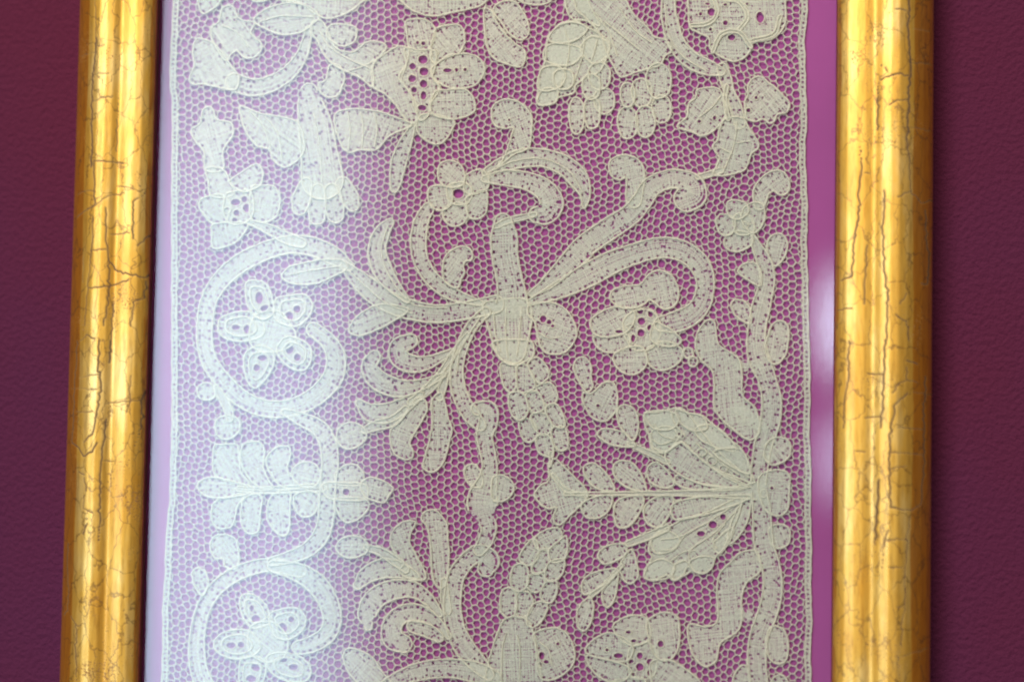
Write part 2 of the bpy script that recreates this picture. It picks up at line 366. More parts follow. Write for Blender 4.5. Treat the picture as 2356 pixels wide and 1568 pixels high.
V, F = grid_box(xl1 - 0.012, xr0 + 0.012, ZB - 0.012, ZT + 0.012, Y_MOUNT, Y_MOUNT + 0.003)
mesh_obj('mount_board', V, F, M_MOUNT, frame, smooth=False)
V, F = grid_box(xl1 - 0.011, xr0 + 0.011, ZB - 0.011, ZT + 0.011, Y_GLASS - 0.0015, Y_GLASS)
mesh_obj('glass_pane', V, F, M_GLASS, frame, smooth=False)

# ------------------------------------------------------------------ lace
lace = thing('lace_panel', 'cream bobbin lace with flowers and scrolls on mauve card behind the glass', 'lace')

def spline(P, closed, step=5.0):
    P = np.asarray(P, float); n = len(P)
    if closed: Q = np.vstack([P[-1], P, P[0], P[1]]); m = n
    else: Q = np.vstack([2 * P[0] - P[1], P, 2 * P[-1] - P[-2]]); m = n - 1
    out = []
    for i in range(m):
        a, b, c, d = Q[i], Q[i + 1], Q[i + 2], Q[i + 3]
        k = max(2, int(np.hypot(*(c - b)[:2]) / step))
        t = (np.arange(k) / k)[:, None]
        out.append(0.5 * (2 * b + (c - a) * t + (2 * a - 5 * b + 4 * c - d) * t ** 2 + (3 * b - a - 3 * c + d) * t ** 3))
    out = np.vstack(out)
    if not closed: out = np.vstack([out, P[-1]])
    return out

# raster of where there is clothwork, so the net leaves it free
GX0, GY0, GW, GH = 340, -230, 1560, 2030
MASK = np.zeros((GH, GW), bool)
def fill_poly(P, val=True):
    x = P[:, 0] - GX0; y = P[:, 1] - GY0; x2 = np.roll(x, -1); y2 = np.roll(y, -1)
    for r in range(max(0, int(y.min())), min(GH, int(y.max()) + 2)):
        c = (y <= r + .5) != (y2 <= r + .5)
        if not c.any(): continue
        xs = np.sort(x[c] + (r + .5 - y[c]) / (y2[c] - y[c]) * (x2[c] - x[c]))
        for a, b in zip(xs[::2], xs[1::2]): MASK[r, max(0, int(a + .5)):max(0, int(b + .5))] = val
def fill_disc(x, y, r):
    x0, y0 = x - GX0, y - GY0
    a, b, c, d = max(0, int(y0 - r)), min(GH, int(y0 + r) + 2), max(0, int(x0 - r)), min(GW, int(x0 + r) + 2)
    if a >= b or c >= d: return
    yy, xx = np.ogrid[a:b, c:d]; MASK[a:b, c:d] |= (xx + .5 - x0) ** 2 + (yy + .5 - y0) ** 2 < r * r
def in_mask(P):
    ix = np.clip((P[..., 0] - GX0).astype(int), 0, GW - 1); iy = np.clip((P[..., 1] - GY0).astype(int), 0, GH - 1)
    return MASK[iy, ix]

PIN = np.zeros((2 * GH, 2 * GW), np.int16)
def stamp(x, y, rx, ry, mid):
    x0, y0 = (x - GX0) * 2, (y - GY0) * 2; rx, ry = rx * 2, ry * 2
    a, b, c, d = max(0, int(y0 - ry)), min(2 * GH, int(y0 + ry) + 2), max(0, int(x0 - rx)), min(2 * GW, int(x0 + rx) + 2)
    if a >= b or c >= d: return
    yy, xx = np.ogrid[a:b, c:d]; PIN[a:b, c:d][((xx + .5 - x0) / rx) ** 2 + ((yy + .5 - y0) / ry) ** 2 < 1] = mid
def pinholes(mid, O, C, area_pts):
    """a row of pinholes just inside the outline O (C: points the inside lies towards), and stray ones in the cloth"""
    seg = np.r_[0, np.cumsum(np.hypot(*np.diff(O, axis=0).T))]; s = RNG.uniform(2, 12)
    while s < seg[-1]:
        i = min(np.searchsorted(seg, s), len(O) - 1); v = C[i] - O[i]; l = np.hypot(*v)
        if l > 11:
            p = O[i] + v / l * (5.9 + RNG.normal(0, .5)); r = RNG.uniform(1.8, 2.7); stamp(p[0], p[1], r, r * RNG.uniform(.8, 1.1), mid)
        s += RNG.uniform(13, 24)
    for p in area_pts:
        r = RNG.uniform(1.1, 1.9); stamp(p[0], p[1], r, r, mid)

class Threads:
    """collects threads on the tracing sheet (x, y, lift) and meshes them once"""
    def __init__(s): s.V = []; s.F = []; s.n = 0; s.m = []
    def cord(s, P, r, lift, sides=5, closed=False, ragged=0.35):
        P = np.asarray(P, float)
        if len(P) < 2: return
        if ragged: P = P + RNG.normal(0, ragged, P.shape)
        T = (np.roll(P, -1, 0) - np.roll(P, 1, 0)) if closed else np.gradient(P, axis=0)
        T /= np.maximum(np.hypot(T[:, 0], T[:, 1]), 1e-6)[:, None]; N = np.stack([-T[:, 1], T[:, 0]], 1)
        rr = r * (1 + RNG.normal(0, 0.12, len(P)))
        a = np.arange(sides) / sides * 2 * math.pi + 0.3
        xy = P[:, None, :] + N[:, None, :] * (rr[:, None] * np.cos(a))[..., None]
        z = (lift + rr[:, None] * np.sin(a) * 0.9)
        s._sheet(np.concatenate([xy, z[..., None]], 2), closed, True, int(r < 1.2))
    def ribbon(s, P, w, lift, phase, mid):
        """one thread of the clothwork, given in ~3-unit steps; it stops short at the pinholes"""
        ok = PIN[np.clip(((P[:, 1] - GY0) * 2).astype(int), 0, 2 * GH - 1), np.clip(((P[:, 0] - GX0) * 2).astype(int), 0, 2 * GW - 1)] != mid
        if not ok.all():
            idx = np.where(ok)[0]
            if len(idx) < 2: return
            for r in np.split(idx, np.where(np.diff(idx) > 1)[0] + 1):
                if len(r) >= 2: s._strip(P[r], w, lift, phase)
        else: s._strip(P, w, lift, phase)
    def _strip(s, P, w, lift, phase):
        st = max(1, int(7.0 / max(np.hypot(*(P[1] - P[0])), .5)))
        if len(P) > st + 1: P = P[np.unique(np.r_[np.arange(0, len(P), st), len(P) - 1])]
        m = len(P)
        T = np.gradient(P, axis=0); T /= np.maximum(np.hypot(T[:, 0], T[:, 1]), 1e-6)[:, None]; N = np.stack([-T[:, 1], T[:, 0]], 1)
        wv = np.where((np.arange(m) + phase) % 2 == 0, 0.45, -0.45)
        o = np.array([-.5, 0, .5]); ww = w * (1 + RNG.normal(0, .12, m))
        xy = P[:, None, :] + N[:, None, :] * (ww[:, None] * o)[..., None]
        z = lift + wv[:, None] + np.array([-.45, .35, -.45])[None, :]
        s._sheet(np.concatenate([xy, z[..., None]], 2), False, False, 1)
    def _sheet(s, G, wrap_i, wrap_j, mi):
        n, m = G.shape[:2]
        i = np.arange(n if wrap_i else n - 1); j = np.arange(m if wrap_j else m - 1)
        a = i[:, None] * m + j[None, :]; b = i[:, None] * m + (j[None, :] + 1) % m
        i2 = (i + 1) % n; c = i2[:, None] * m + (j[None, :] + 1) % m; d = i2[:, None] * m + j[None, :]
        s.F.append(np.stack([a, b, c, d], -1).reshape(-1, 4) + s.n); s.V.append(G.reshape(-1, 3)); s.n += n * m; s.m.append(np.full(len(s.F[-1]), mi))
    def build(s, name, parent):
        V = np.vstack(s.V); w = on_plane(V[:, :2], Y_LACE)
        return mesh_obj(name, np.stack([w[:, 0], Y_LACE - V[:, 2] * S, w[:, 1]], 1), [np.vstack(s.F)], M_THREAD, parent, mats=np.concatenate(s.m))

PITCHW = 3.5          # spacing of the clothwork threads
CORD = 2.4
level = [0]
def next_level():
    level[0] += 1; return 1.0 + (level[0] * 0.618 % 1) * 2.6

def weave_poly(th, P, ang, lift, mid):
    c0 = P.mean(0)
    for k, a in enumerate((ang, ang + math.pi / 2 + RNG.normal(0, .08))):
        ca, sa = math.cos(a), math.sin(a); M = np.array([[ca, -sa], [sa, ca]])
        Q = (P - c0) @ M; x, y = Q[:, 0], Q[:, 1]; x2, y2 = np.roll(x, -1), np.roll(y, -1)
        for idx, yy in enumerate(np.arange(y.min() + 3.0, y.max() - 2.4, PITCHW)):
            yy = yy + RNG.normal(0, .5)
            c = (y <= yy) != (y2 <= yy)
            xs = np.sort(x[c] + (yy - y[c]) / (y2[c] - y[c]) * (x2[c] - x[c]))
            for p, q in zip(xs[::2], xs[1::2]):
                p, q = p + 1.5, q - 1.5
                if q - p < 3: continue
                n = max(3, int((q - p) / 1.5) + 1)
                L = np.stack([np.linspace(p, q, n), np.full(n, yy)], 1)
                L[:, 1] += np.cumsum(RNG.normal(0, .12, n)) + .5 * np.sin(L[:, 0] * .11 + idx)
                th.ribbon(L @ M.T + c0, 2.3, lift, idx, mid)

def ring(h, n=14, grow=0.0):
    a = np.arange(n) / n * 2 * math.pi
    return np.stack([h[0] + (h[2] + grow) * np.cos(a), h[1] + (h[3] + grow) * np.sin(a)], 1)

def norm_holes(holes):
    return [(h[0], h[1], h[2], h[3] if len(h) > 3 else h[2]) for h in holes]

def poly_motif(name, pts, ang=None, holes=(), veins=(), parent=None, label=None, loop=0):
    holes = norm_holes(holes)
    P = spline(pts, True, 4.5); th = Threads(); lift = next_level()
    if ang is None:
        d = P - P.mean(0); ev, evec = np.linalg.eigh(d.T @ d); v = evec[:, 1]; ang = math.atan2(v[1], v[0]) + RNG.normal(0, .12)
    else: ang = math.radians(ang)
    fill_poly(P)
    mid = level[0]
    c = P.mean(0); ar = abs(np.sum(P[:, 0] * np.roll(P[:, 1], -1) - P[:, 1] * np.roll(P[:, 0], -1))) / 2
    Nn = np.roll(P, -1, 0) - np.roll(P, 1, 0); Nn = np.stack([-Nn[:, 1], Nn[:, 0]], 1); Nn /= np.maximum(np.hypot(*Nn.T), 1e-6)[:, None]
    orient = np.sign(np.sum(P[:, 0] * np.roll(P[:, 1], -1) - P[:, 1] * np.roll(P[:, 0], -1)))
    lo, hi = P.min(0), P.max(0)
    pinholes(mid, P, P + Nn * orient * 20, RNG.uniform(lo, hi, (int(ar / 330) + 1, 2)))
    for h in holes: stamp(h[0], h[1], h[2] + 1, h[3] + 1, mid)
    weave_poly(th, P, ang, lift, mid)
    th.cord(P, CORD, lift + 1.0, closed=True)
    if loop: th.cord(P.mean(0) + (P - P.mean(0)) * loop, 2.2, lift + 1.9, closed=True)
    for h in holes: th.cord(ring(h, grow=1.2), 1.5, lift + 1.3, closed=True)
    for v in veins: th.cord(spline(v, False, 6), 1.9, lift + 1.4)
    o = th.build(name, parent or lace)
    if label: o['label'] = label
    return o

def tape_motif(name, pts, holes=(), veins=(), parent=None, label=None, caps=(1, 1), cord=True):
    C = spline(np.array(pts, float), False, 3.5); th = Threads(); lift = next_level(); mid = level[0]
    C[:, 2] = np.maximum(C[:, 2], 5.0)
    def round_end(p, q):                     # samples past the end p, away from q, shrinking to a round tip
        d = (p - q)[:2]; d = d / max(np.hypot(*d), 1e-6); r = p[2] / 2; st = np.arange(min(.5, 3.4 / r), .96, min(.5, 3.6 / r))
        st = np.r_[st, .985]
        return np.array([(*(p[:2] + d * r * t), max(2.0, 2 * r * math.sqrt(1 - t * t))) for t in st])
    ra, rb = round_end(C[0], C[1])[::-1], round_end(C[-1], C[-2]); core = slice(len(ra), len(ra) + len(C))
    C = np.vstack([ra, C, rb])
    X = C[:, :2]; Wd = C[:, 2]
    T = np.gradient(X, axis=0); T /= np.maximum(np.hypot(T[:, 0], T[:, 1]), 1e-6)[:, None]; N = np.stack([-T[:, 1], T[:, 0]], 1)
    for (x, y), w in zip(X[core], Wd[core]): fill_disc(x, y, w / 2)
    left = X + N * Wd[:, None] / 2; right = X - N * Wd[:, None] / 2
    O = np.vstack([left, right[::-1]])
    CC = np.vstack([X, X[::-1]])
    big = np.where(Wd > 16)[0]
    if len(big) > 2:
        for sd in (left, right): pinholes(mid, sd[big], X[big], ())
        for _ in range(int(Wd[big].sum() * 4.3 / 330)):
            i = RNG.choice(big); p = X[i] + N[i] * RNG.uniform(-.5, .5) * Wd[i]; r = RNG.uniform(1.1, 1.9); stamp(p[0], p[1], r, r, mid)
    D = np.hypot(O[:, None, 0] - X[None, core, 0], O[:, None, 1] - X[None, core, 1]) - Wd[None, core] / 2
    ok = D.min(1) > -1.6
    n0, n1, nn = len(ra), len(rb), len(X)
    if not caps[0]: ok[:n0] = False; ok[2 * nn - n0:] = False
    if not caps[1]: ok[nn - n1:nn + n1] = False
    if not cord: ok[:] = False
    # outline cord in unbroken runs
    idx = np.where(ok)[0]
    if len(idx) > 3:
        br = np.where(np.diff(idx) > 1)[0] + 1
        runs = np.split(idx, br)
        if len(runs) == 1 and len(idx) == len(O): th.cord(O, CORD, lift + 1.0, closed=True)
        else:
            if len(runs) > 1 and idx[0] == 0 and idx[-1] == len(O) - 1: runs[0] = np.r_[runs.pop(), runs[0]]
            for r in runs: th.cord(O[r], CORD, lift + 1.0)
    # threads along the tape
    wmax = Wd.max(); k = int(wmax / 2 / PITCHW) + 1
    for i in range(-k, k + 1):
        o = (i + .5) * PITCHW + RNG.normal(0, .3)
        inside = np.where(np.abs(o) < Wd / 2 - 1.5)[0]
        if len(inside) < 3: continue
        for r in np.split(inside, np.where(np.diff(inside) > 1)[0] + 1):
            if len(r) < 3: continue
            L = X[r] + N[r] * (o + np.cumsum(RNG.normal(0, .10, len(r))))[:, None]
            th.ribbon(L, 2.3, lift, i, mid)
    # threads across it
    for i in range(0, len(X)):
        h = Wd[i] / 2 - 1.5
        if h < 2: continue
        t = np.linspace(-h, h, max(3, int(2 * h / 1.5) + 1))
        L = X[i] + N[i] * t[:, None] + T[i] * np.cumsum(RNG.normal(0, .14, len(t)))[:, None]
        th.ribbon(L, 2.3, lift + .2, i, mid)
    for v in veins: th.cord(spline(v, False, 6), 1.9, lift + 1.4)
    o = th.build(name, parent or lace)
    if label: o['label'] = label
    return o
# ------------------------------------------------------------------ the lace pattern
L_, T_ = poly_motif, tape_motif
def flower(label, centre, holes, petals, loop=0):
    o = L_('flower', centre, holes=holes, label=label)
    for p in petals:
        if isinstance(p, dict): L_('petal', p['p'], holes=p.get('h', ()), veins=p.get('v', ()), parent=o, loop=loop)
        else: L_('petal', p, parent=o)
    return o

# --- upper left
L_('leaf', [(452,-40),(456,5),(467,33),(490,22),(505,8),(525,-40)])
T_('scroll', [(712,66,14),(704,100,20),(693,132,26),(663,170,32),(620,195,36),(580,202,38),(540,190,40)])
L_('scroll_leaf', [(453,90),(470,92),(493,102),(515,127),(534,155),(550,176),(545,205),(520,206),(473,195),(443,194),(437,180),(448,150),(444,120)], 60)
L_('scroll_leaf', [(508,37),(512,20),(528,14),(541,22),(546,38),(563,49),(586,53),(577,75),(588,88),(603,103),(600,118),(588,132),(568,135),(553,125),(545,117),(532,126),(520,141),(496,108),(486,83),(488,65),(503,52)], holes=[(507,108,5,7),(540,47,3)], veins=[[(512,60),(540,72),(560,90),(572,110)]])
L_('leaf', [(640,-30),(650,0),(690,8),(745,42),(790,35),(825,12),(840,-20)], 5)
L_('leaf', [(585,50),(600,30),(632,15),(670,8),(715,18),(735,40),(722,55),(695,75),(663,81),(640,79),(612,68)], veins=[[(600,50),(650,38),(720,40)]])
L_('leaf', [(575,-30),(580,0),(600,4),(625,-5),(640,-30)])
L_('leaf', [(760,60),(785,57),(818,65),(818,95),(790,108),(770,100),(752,82)])
L_('leaf', [(722,50),(738,48),(750,62),(760,85),(770,108),(790,119),(815,120),(845,98),(875,98),(890,108),(880,125),(859,150),(859,200),(830,180),(800,167),(768,150),(745,125),(730,95),(715,75)], 30, veins=[[(735,70),(755,105),(800,135),(855,160)],[(800,165),(845,150),(880,128)]])
L_('leaf', [(733,193),(750,185),(758,152),(778,150),(793,173),(788,200),(778,220),(758,225),(740,215)])
flower('large open flower with purple holes in its heart above the spread bird', [(932,112),(960,116),(1000,118),(1003,150),(996,180),(1012,205),(992,238),(986,266),(965,276),(945,218),(925,185),(935,150)],
  [(974,138,11,10),(950,154,8),(976,166,11,10),(949,182,9),(975,194,9),(953,208,7),(975,221,7,10),(972,249,10,7),(1001,124,7)],
  [[(859,150),(909,110),(934,110),(941,122),(934,150),(919,175),(924,190),(941,210),(956,235),(961,258),(956,282),(941,282),(926,265),(909,240),(884,215),(859,200)],
   {'p': [(934,50),(959,44),(984,48),(1001,68),(997,100),(979,118),(964,118),(942,115),(936,75)], 'h': [(974,101,5),(961,99,4)]},
   [(1000,75),(1014,63),(1051,57),(1067,72),(1069,100),(1059,122),(1048,126),(1029,130),(1001,148),(990,125)],
   {'p': [(999,150),(1049,126),(1084,126),(1109,141),(1115,163),(1104,186),(1084,201),(1039,203),(1009,190),(994,175)], 'h': [(1030,163,10,5),(1051,162,4,5),(1071,161,4)]},
   [(1025,208),(1072,208),(1092,233),(1089,260),(1045,275),(999,265),(990,235),(1005,210)],
   [(961,275),(985,262),(1043,277),(1039,302),(1023,325),(1003,333),(978,322),(961,303)]])
T_('leaf', [(950,286,8),(944,305,18),(933,330,28),(919,370,34),(911,415,27),(908,436,16)])
# --- spread bird
bird = T_('bird', [(712,212,38),(715,240,58),(726,290,76),(734,345,82),(740,390,92),(743,412,96)], veins=[[(722,260),(735,330),(742,420)]], label='bird with spread wings and fanned tail worked in cloth stitch')
L_('wing', [(770,268),(800,252),(860,255),(905,268),(948,287),(925,300),(895,315),(865,345),(830,345),(800,350),(780,320)], 20, parent=bird, veins=[[(800,255),(806,300),(802,345)],[(830,256),(836,300),(833,342)],[(862,258),(868,300),(862,340)]])
L_('wing', [(555,245),(600,262),(660,272),(690,290),(700,350),(660,385),(630,370),(620,345),(590,335),(565,300),(556,270)], 35, parent=bird, veins=[[(575,255),(605,290),(625,345)],[(610,268),(640,310),(650,370)]])
for t in ([(704,425,30),(694,460,42),(690,478,34)], [(732,440,32),(731,475,40),(730,500,36)], [(765,440,34),(770,475,42),(773,496,36)], [(790,425,34),(805,455,40),(812,472,30)]):
    T_('tail_feather', t, parent=bird)
# --- left middle plants
L_('leaf', [(468,252),(480,246),(492,254),(498,275),(530,282),(538,300),(533,318),(518,338),(513,355),(513,392),(473,392),(470,350),(450,325),(440,300),(460,285),(465,262)])
flower('flower beside the left edging with a lilac pierced heart', [(520,450),(545,440),(575,440),(585,470),(580,500),(560,515),(530,515),(515,490)],
  [(543,466,11,8),(563,459,7),(568,479,8,10),(523,485,7),(545,490,7),(541,508,7)],
  [[(475,388),(513,390),(530,420),(540,445),(520,455),(485,450),(480,420)],
   [(528,420),(560,395),(590,378),(605,395),(603,420),(598,428),(570,442),(555,440)],
   [(580,432),(605,427),(632,430),(645,455),(643,480),(635,500),(610,512),(580,505),(575,480)],
   [(470,455),(510,448),(530,470),(528,490),(520,510),(490,515),(470,495),(458,470)],
   [(490,518),(530,512),(570,515),(560,540),(540,560),(510,570),(490,570),(488,545)]])
# --- C-scroll on the left
T_('stem', [(572,512,8),(600,520,16),(632,534,24),(665,550,26),(695,560,20)])
T_('scroll', [(803,613,22),(770,590,40),(720,568,42),(670,563,40),(618,575,40),(560,602,42),(513,640,40),(482,688,36),(472,740,35),(473,800,35),(490,845,36),(522,885,38),(562,920,38),(615,940,38),(675,936,38),(728,910,42),(766,868,45),(773,822,42),(755,785,36),(722,758,32)])
L_('leaf', [(655,625),(668,613),(700,605),(745,597),(790,600),(800,618),(770,635),(735,650),(700,655),(665,650),(648,637)], veins=[[(668,632),(720,622),(785,612)]])
flower('five-petalled looped flower inside the upper left scroll', [(588,727),(640,716),(668,745),(682,780),(650,806),(600,808),(574,782)], [],
  [{'p': [(568,650),(590,645),(615,655),(628,690),(632,715),(625,727),(605,735),(585,725),(570,700),(566,670)], 'h': [(597,685,9,14),(611,710,12,8)]},
   {'p': [(635,690),(665,680),(700,678),(718,695),(718,715),(705,735),(685,750),(655,747),(632,730)], 'h': [(684,711,9,8),(666,728,10,11)]},
   {'p': [(505,735),(530,722),(570,717),(600,735),(610,755),(600,775),(560,785),(525,780),(505,765)], 'h': [(543,753,10,6),(569,757,8,10)]},
   {'p': [(640,795),(660,775),(690,780),(715,800),(716,830),(705,848),(685,852),(660,840),(640,815)], 'h': [(667,803,10,11),(685,822,8,9)]},
   {'p': [(572,805),(600,795),(625,805),(632,830),(620,860),(600,885),(585,892),(570,878),(563,850),(562,825)], 'h': [(604,823,11,7),(591,846,8)]}], loop=.66)
L_('leaf', [(455,892),(475,880),(495,890),(495,912),(480,920),(460,915)])
T_('stem', [(498,892,14),(514,918,18),(526,942,18),(530,962,16)])
L_('leaf', [(495,975),(505,960),(530,955),(550,965),(553,985),(540,1003),(520,1010),(500,1000)])
# --- middle left ring with palm leaf
T_('scroll', [(655,948,14),(690,962,28),(735,985,36),(755,1020,38),(760,1060,38),(757,1100,36),(754,1140,36),(753,1170,36),(748,1205,36),(735,1238,36),(705,1266,32),(660,1283,26),(625,1291,18)])
palm = T_('palm_leaf', [(548,1124,10),(600,1127,14),(660,1125,16),(720,1122,18),(745,1122,14)], veins=[[(540,1124),(600,1127),(660,1125),(740,1122)]], label='ten-lobed palm leaf lying in the pale left ring')
for p in ([(493,1025),(510,1022),(545,1022),(550,1045),(555,1085),(575,1112),(550,1112),(500,1097),(490,1070)],
          [(558,1025),(575,1016),(600,1018),(610,1040),(607,1075),(620,1105),(630,1122),(600,1122),(570,1095),(555,1058)],
          [(618,1045),(640,1027),(665,1027),(668,1050),(662,1080),(680,1105),(690,1122),(650,1120),(625,1092),(613,1065)],
          [(672,1082),(690,1065),(715,1062),(735,1078),(738,1100),(725,1118),(700,1120),(680,1108)],
          [(455,1120),(462,1105),(490,1097),(540,1107),(585,1122),(572,1134),(540,1142),(500,1145),(470,1138)],
          [(490,1160),(515,1144),(562,1136),(547,1165),(537,1205),(520,1215),(498,1213),(488,1195)],
          [(560,1150),(590,1135),(605,1147),(600,1175),(597,1215),(585,1227),(565,1222),(555,1195)],
          [(620,1150),(640,1130),(668,1130),(668,1165),(665,1220),(650,1232),(630,1218),(615,1190)],
          [(680,1138),(710,1128),(735,1140),(730,1172),(712,1188),(690,1185),(678,1160)]):
    L_('lobe', p, parent=palm)
flower('three-lobed bud with two magenta holes pointing right from the ring', [(745,1112),(800,1110),(842,1116),(842,1148),(790,1150),(752,1142)], [(768,1130,13,9),(797,1131,8)],
  [[(772,1087),(800,1068),(825,1072),(838,1098),(830,1115),(800,1116),(775,1112)],
   [(830,1115),(850,1098),(880,1105),(905,1122),(895,1140),(885,1155),(865,1152),(840,1142)],
   [(770,1148),(800,1143),(840,1147),(850,1165),(830,1190),(800,1202),(785,1190),(773,1168)]])
# --- lower left scroll
L_('leaf', [(485,1247),(495,1232),(515,1228),(540,1237),(548,1260),(550,1300),(535,1308),(518,1302),(513,1285),(495,1283),(485,1265)])
L_('leaf', [(443,1317),(455,1305),(473,1315),(480,1340),(470,1368),(460,1365),(448,1345)])
T_('scroll', [(690,1312,30),(620,1299,30),(555,1314,32),(505,1346,32),(473,1388,32),(458,1438,32),(453,1488,36),(458,1538,38),(475,1578,40),(500,1612,40)])
T_('scroll', [(630,1302,26),(680,1313,40),(728,1342,46),(758,1388,44),(765,1430,40),(750,1462,38),(715,1482,36),(688,1488,30)])
flower('looped flower inside the lower left scroll', [(578,1440),(628,1430),(662,1466),(655,1508),(610,1522),(575,1495)], [],
  [{'p': [(553,1375),(565,1365),(590,1370),(612,1390),(620,1410),(625,1430),(600,1442),(575,1440),(556,1410)], 'h': [(580,1398,5,8),(589,1422,10,9)]},
   {'p': [(620,1415),(650,1400),(680,1397),(702,1415),(702,1440),(685,1460),(660,1470),(632,1460)], 'h': [(671,1424,7),(651,1444,11,12),(634,1461,6,8)]},
   {'p': [(495,1470),(520,1452),(565,1447),(590,1465),(600,1490),(575,1510),(540,1515),(510,1505),(495,1490)], 'h': [(532,1483,11,7),(555,1482,8,7)]},
   {'p': [(553,1520),(575,1510),(605,1515),(612,1540),(600,1580),(575,1600),(553,1580)], 'h': [(590,1533,12,9),(578,1560,12,8)]},
   {'p': [(618,1507),(660,1500),(700,1515),(716,1540),(708,1562),(680,1568),(640,1557),(618,1535)], 'h': [(652,1514,11,9),(676,1533,11,7)]}], loop=.66)

# --- central spray: arms
T_('scroll', [(793,610,16),(812,630,32),(845,660,46),(880,686,48),(930,708,46),(1000,722,40),(1070,715,40),(1140,700,40)], veins=[[(800,620),(845,662),(890,698),(950,722)],[(855,635),(900,672),(960,703),(1030,708)]])
T_('leaf', [(898,512,18),(880,535,34),(868,575,40),(880,620,44),(903,655,32),(938,692,12)], veins=[[(893,520),(878,575),(893,630),(935,690)]])
L_('leaf', [(803,757),(815,735),(840,715),(880,700),(940,712),(900,742),(860,762),(830,772),(808,768)])
T_('scroll', [(985,480,26),(970,510,32),(963,550,36),(966,590,34),(985,630,32),(1015,660,32),(1050,680,26),(1105,698,12)])
L_('scroll_leaf', [(1019,627),(1021,600),(1034,580),(1059,567),(1079,571),(1088,585),(1084,600),(1073,600),(1066,613),(1069,628),(1061,643),(1057,660),(1039,660),(1021,645)])
flower('small five-petalled flower with one round magenta hole above the centre', [(1030,428),(1065,420),(1085,435),(1080,465),(1050,472),(1032,458)], [(1055,446,13,11)],
  [[(1008,405),(1012,380),(1035,370),(1060,380),(1070,405),(1064,427),(1035,432),(1015,422)],
   [(985,452),(990,432),(1010,427),(1037,434),(1041,455),(1035,475),(1015,485),(992,475)],
   [(1018,490),(1030,473),(1050,466),(1068,473),(1075,500),(1060,518),(1040,520),(1025,510)],
   [(1075,475),(1073,455),(1105,440),(1120,440),(1122,470),(1115,495),(1095,505),(1078,498)],
   [(1068,425),(1075,402),(1105,390),(1122,405),(1125,425),(1115,440),(1085,448),(1070,442)]])
T_('scroll', [(1118,398,18),(1150,382,30),(1200,365,42),(1250,364,40),(1300,382,44),(1332,414,44),(1346,447,24),(1344,476,8)], veins=[[(1120,400),(1180,372),(1250,366),(1310,395),(1340,445)]])
T_('scroll', [(1115,413,14),(1160,410,34),(1215,418,40),(1255,440,48),(1270,470,52),(1255,492,48),(1235,495,36)])
L_('scroll_leaf', [(1131,258),(1139,240),(1166,229),(1196,237),(1219,260),(1224,280),(1221,325),(1214,343),(1184,355),(1165,370),(1140,387),(1156,370),(1169,340),(1177,312),(1181,295),(1160,296),(1138,288)], 70, holes=[(1172,277,3)])
T_('stem', [(1158,512,40),(1160,545,60),(1162,590,59),(1172,640,58),(1178,680,66),(1178,700,74)], caps=(1, 0))
T_('stem', [(1140,522,10),(1165,510,13),(1195,502,12),(1232,494,9)])
L_('calyx', [(1112,702),(1150,690),(1205,688),(1224,720),(1216,780),(1205,822),(1185,836),(1160,832),(1140,805),(1126,760)], 88, veins=[[(1165,705),(1163,760),(1168,825)],[(1200,702),(1196,760),(1190,820)],[(1135,715),(1140,770),(1152,810)]])
L_('scroll_leaf', [(1218,700),(1250,696),(1284,700),(1314,727),(1327,767),(1314,797),(1294,813),(1261,813),(1244,797),(1238,773),(1230,740),(1216,725)], 20, holes=[(1250,734,8),(1264,741,6),(1272,750,4),(1240,790,6,5)], veins=[[(1240,765),(1262,778),(1290,775)]])
# --- right arms of the spray
T_('scroll', [(1222,676,12),(1255,655,26),(1290,622,38),(1334,580,52),(1350,563,50),(1400,528,50),(1450,495,46),(1478,462,44),(1500,430,44),(1545,412,42),(1590,422,46),(1598,448,56),(1580,458,58)])
L_('scroll_leaf', [(1403,395),(1402,375),(1415,362),(1440,357),(1465,365),(1480,385),(1483,410),(1479,440),(1472,472),(1452,478),(1441,460),(1441,430),(1440,407),(1430,414),(1412,410)], 80)
T_('scroll', [(1220,696,14),(1290,665,40),(1350,635,52),(1400,608,52),(1450,588,46),(1520,570,46),(1575,580,46),(1610,610,46),(1623,650,40),(1615,695,42),(1590,725,46),(1552,741,46),(1522,745,34)])
flower('big ruffled flower with a purple pierced heart under the right arm', [(1436,735),(1470,712),(1508,722),(1520,765),(1500,800),(1460,805),(1438,775)],
  [(1476,739,9),(1473,716,7),(1497,721,6,9),(1496,754,7),(1475,766,9),(1451,752,9,5),(1457,778,5,9),(1458,797,5)],
  [[(1405,690),(1410,668),(1440,658),(1472,655),(1490,635),(1515,622),(1545,635),(1562,670),(1555,700),(1530,712),(1510,700),(1495,690),(1480,702),(1460,708),(1430,708)],
   {'p': [(1358,747),(1365,730),(1395,712),(1425,705),(1455,712),(1460,738),(1440,765),(1400,775),(1370,770)], 'h': [(1425,763,9,4)]},
   [(1366,775),(1400,775),(1440,768),(1450,790),(1430,808),(1395,810),(1373,797)],
   [(1412,817),(1440,800),(1475,798),(1490,825),(1480,850),(1455,862),(1430,855),(1415,838)],
   {'p': [(1490,802),(1530,785),(1565,800),(1570,820),(1555,840),(1525,852),(1500,845),(1488,825)], 'h': [(1519,792,5,7)]},
   [(1505,742),(1525,748),(1550,763),(1568,785),(1545,797),(1510,792),(1496,775)]])
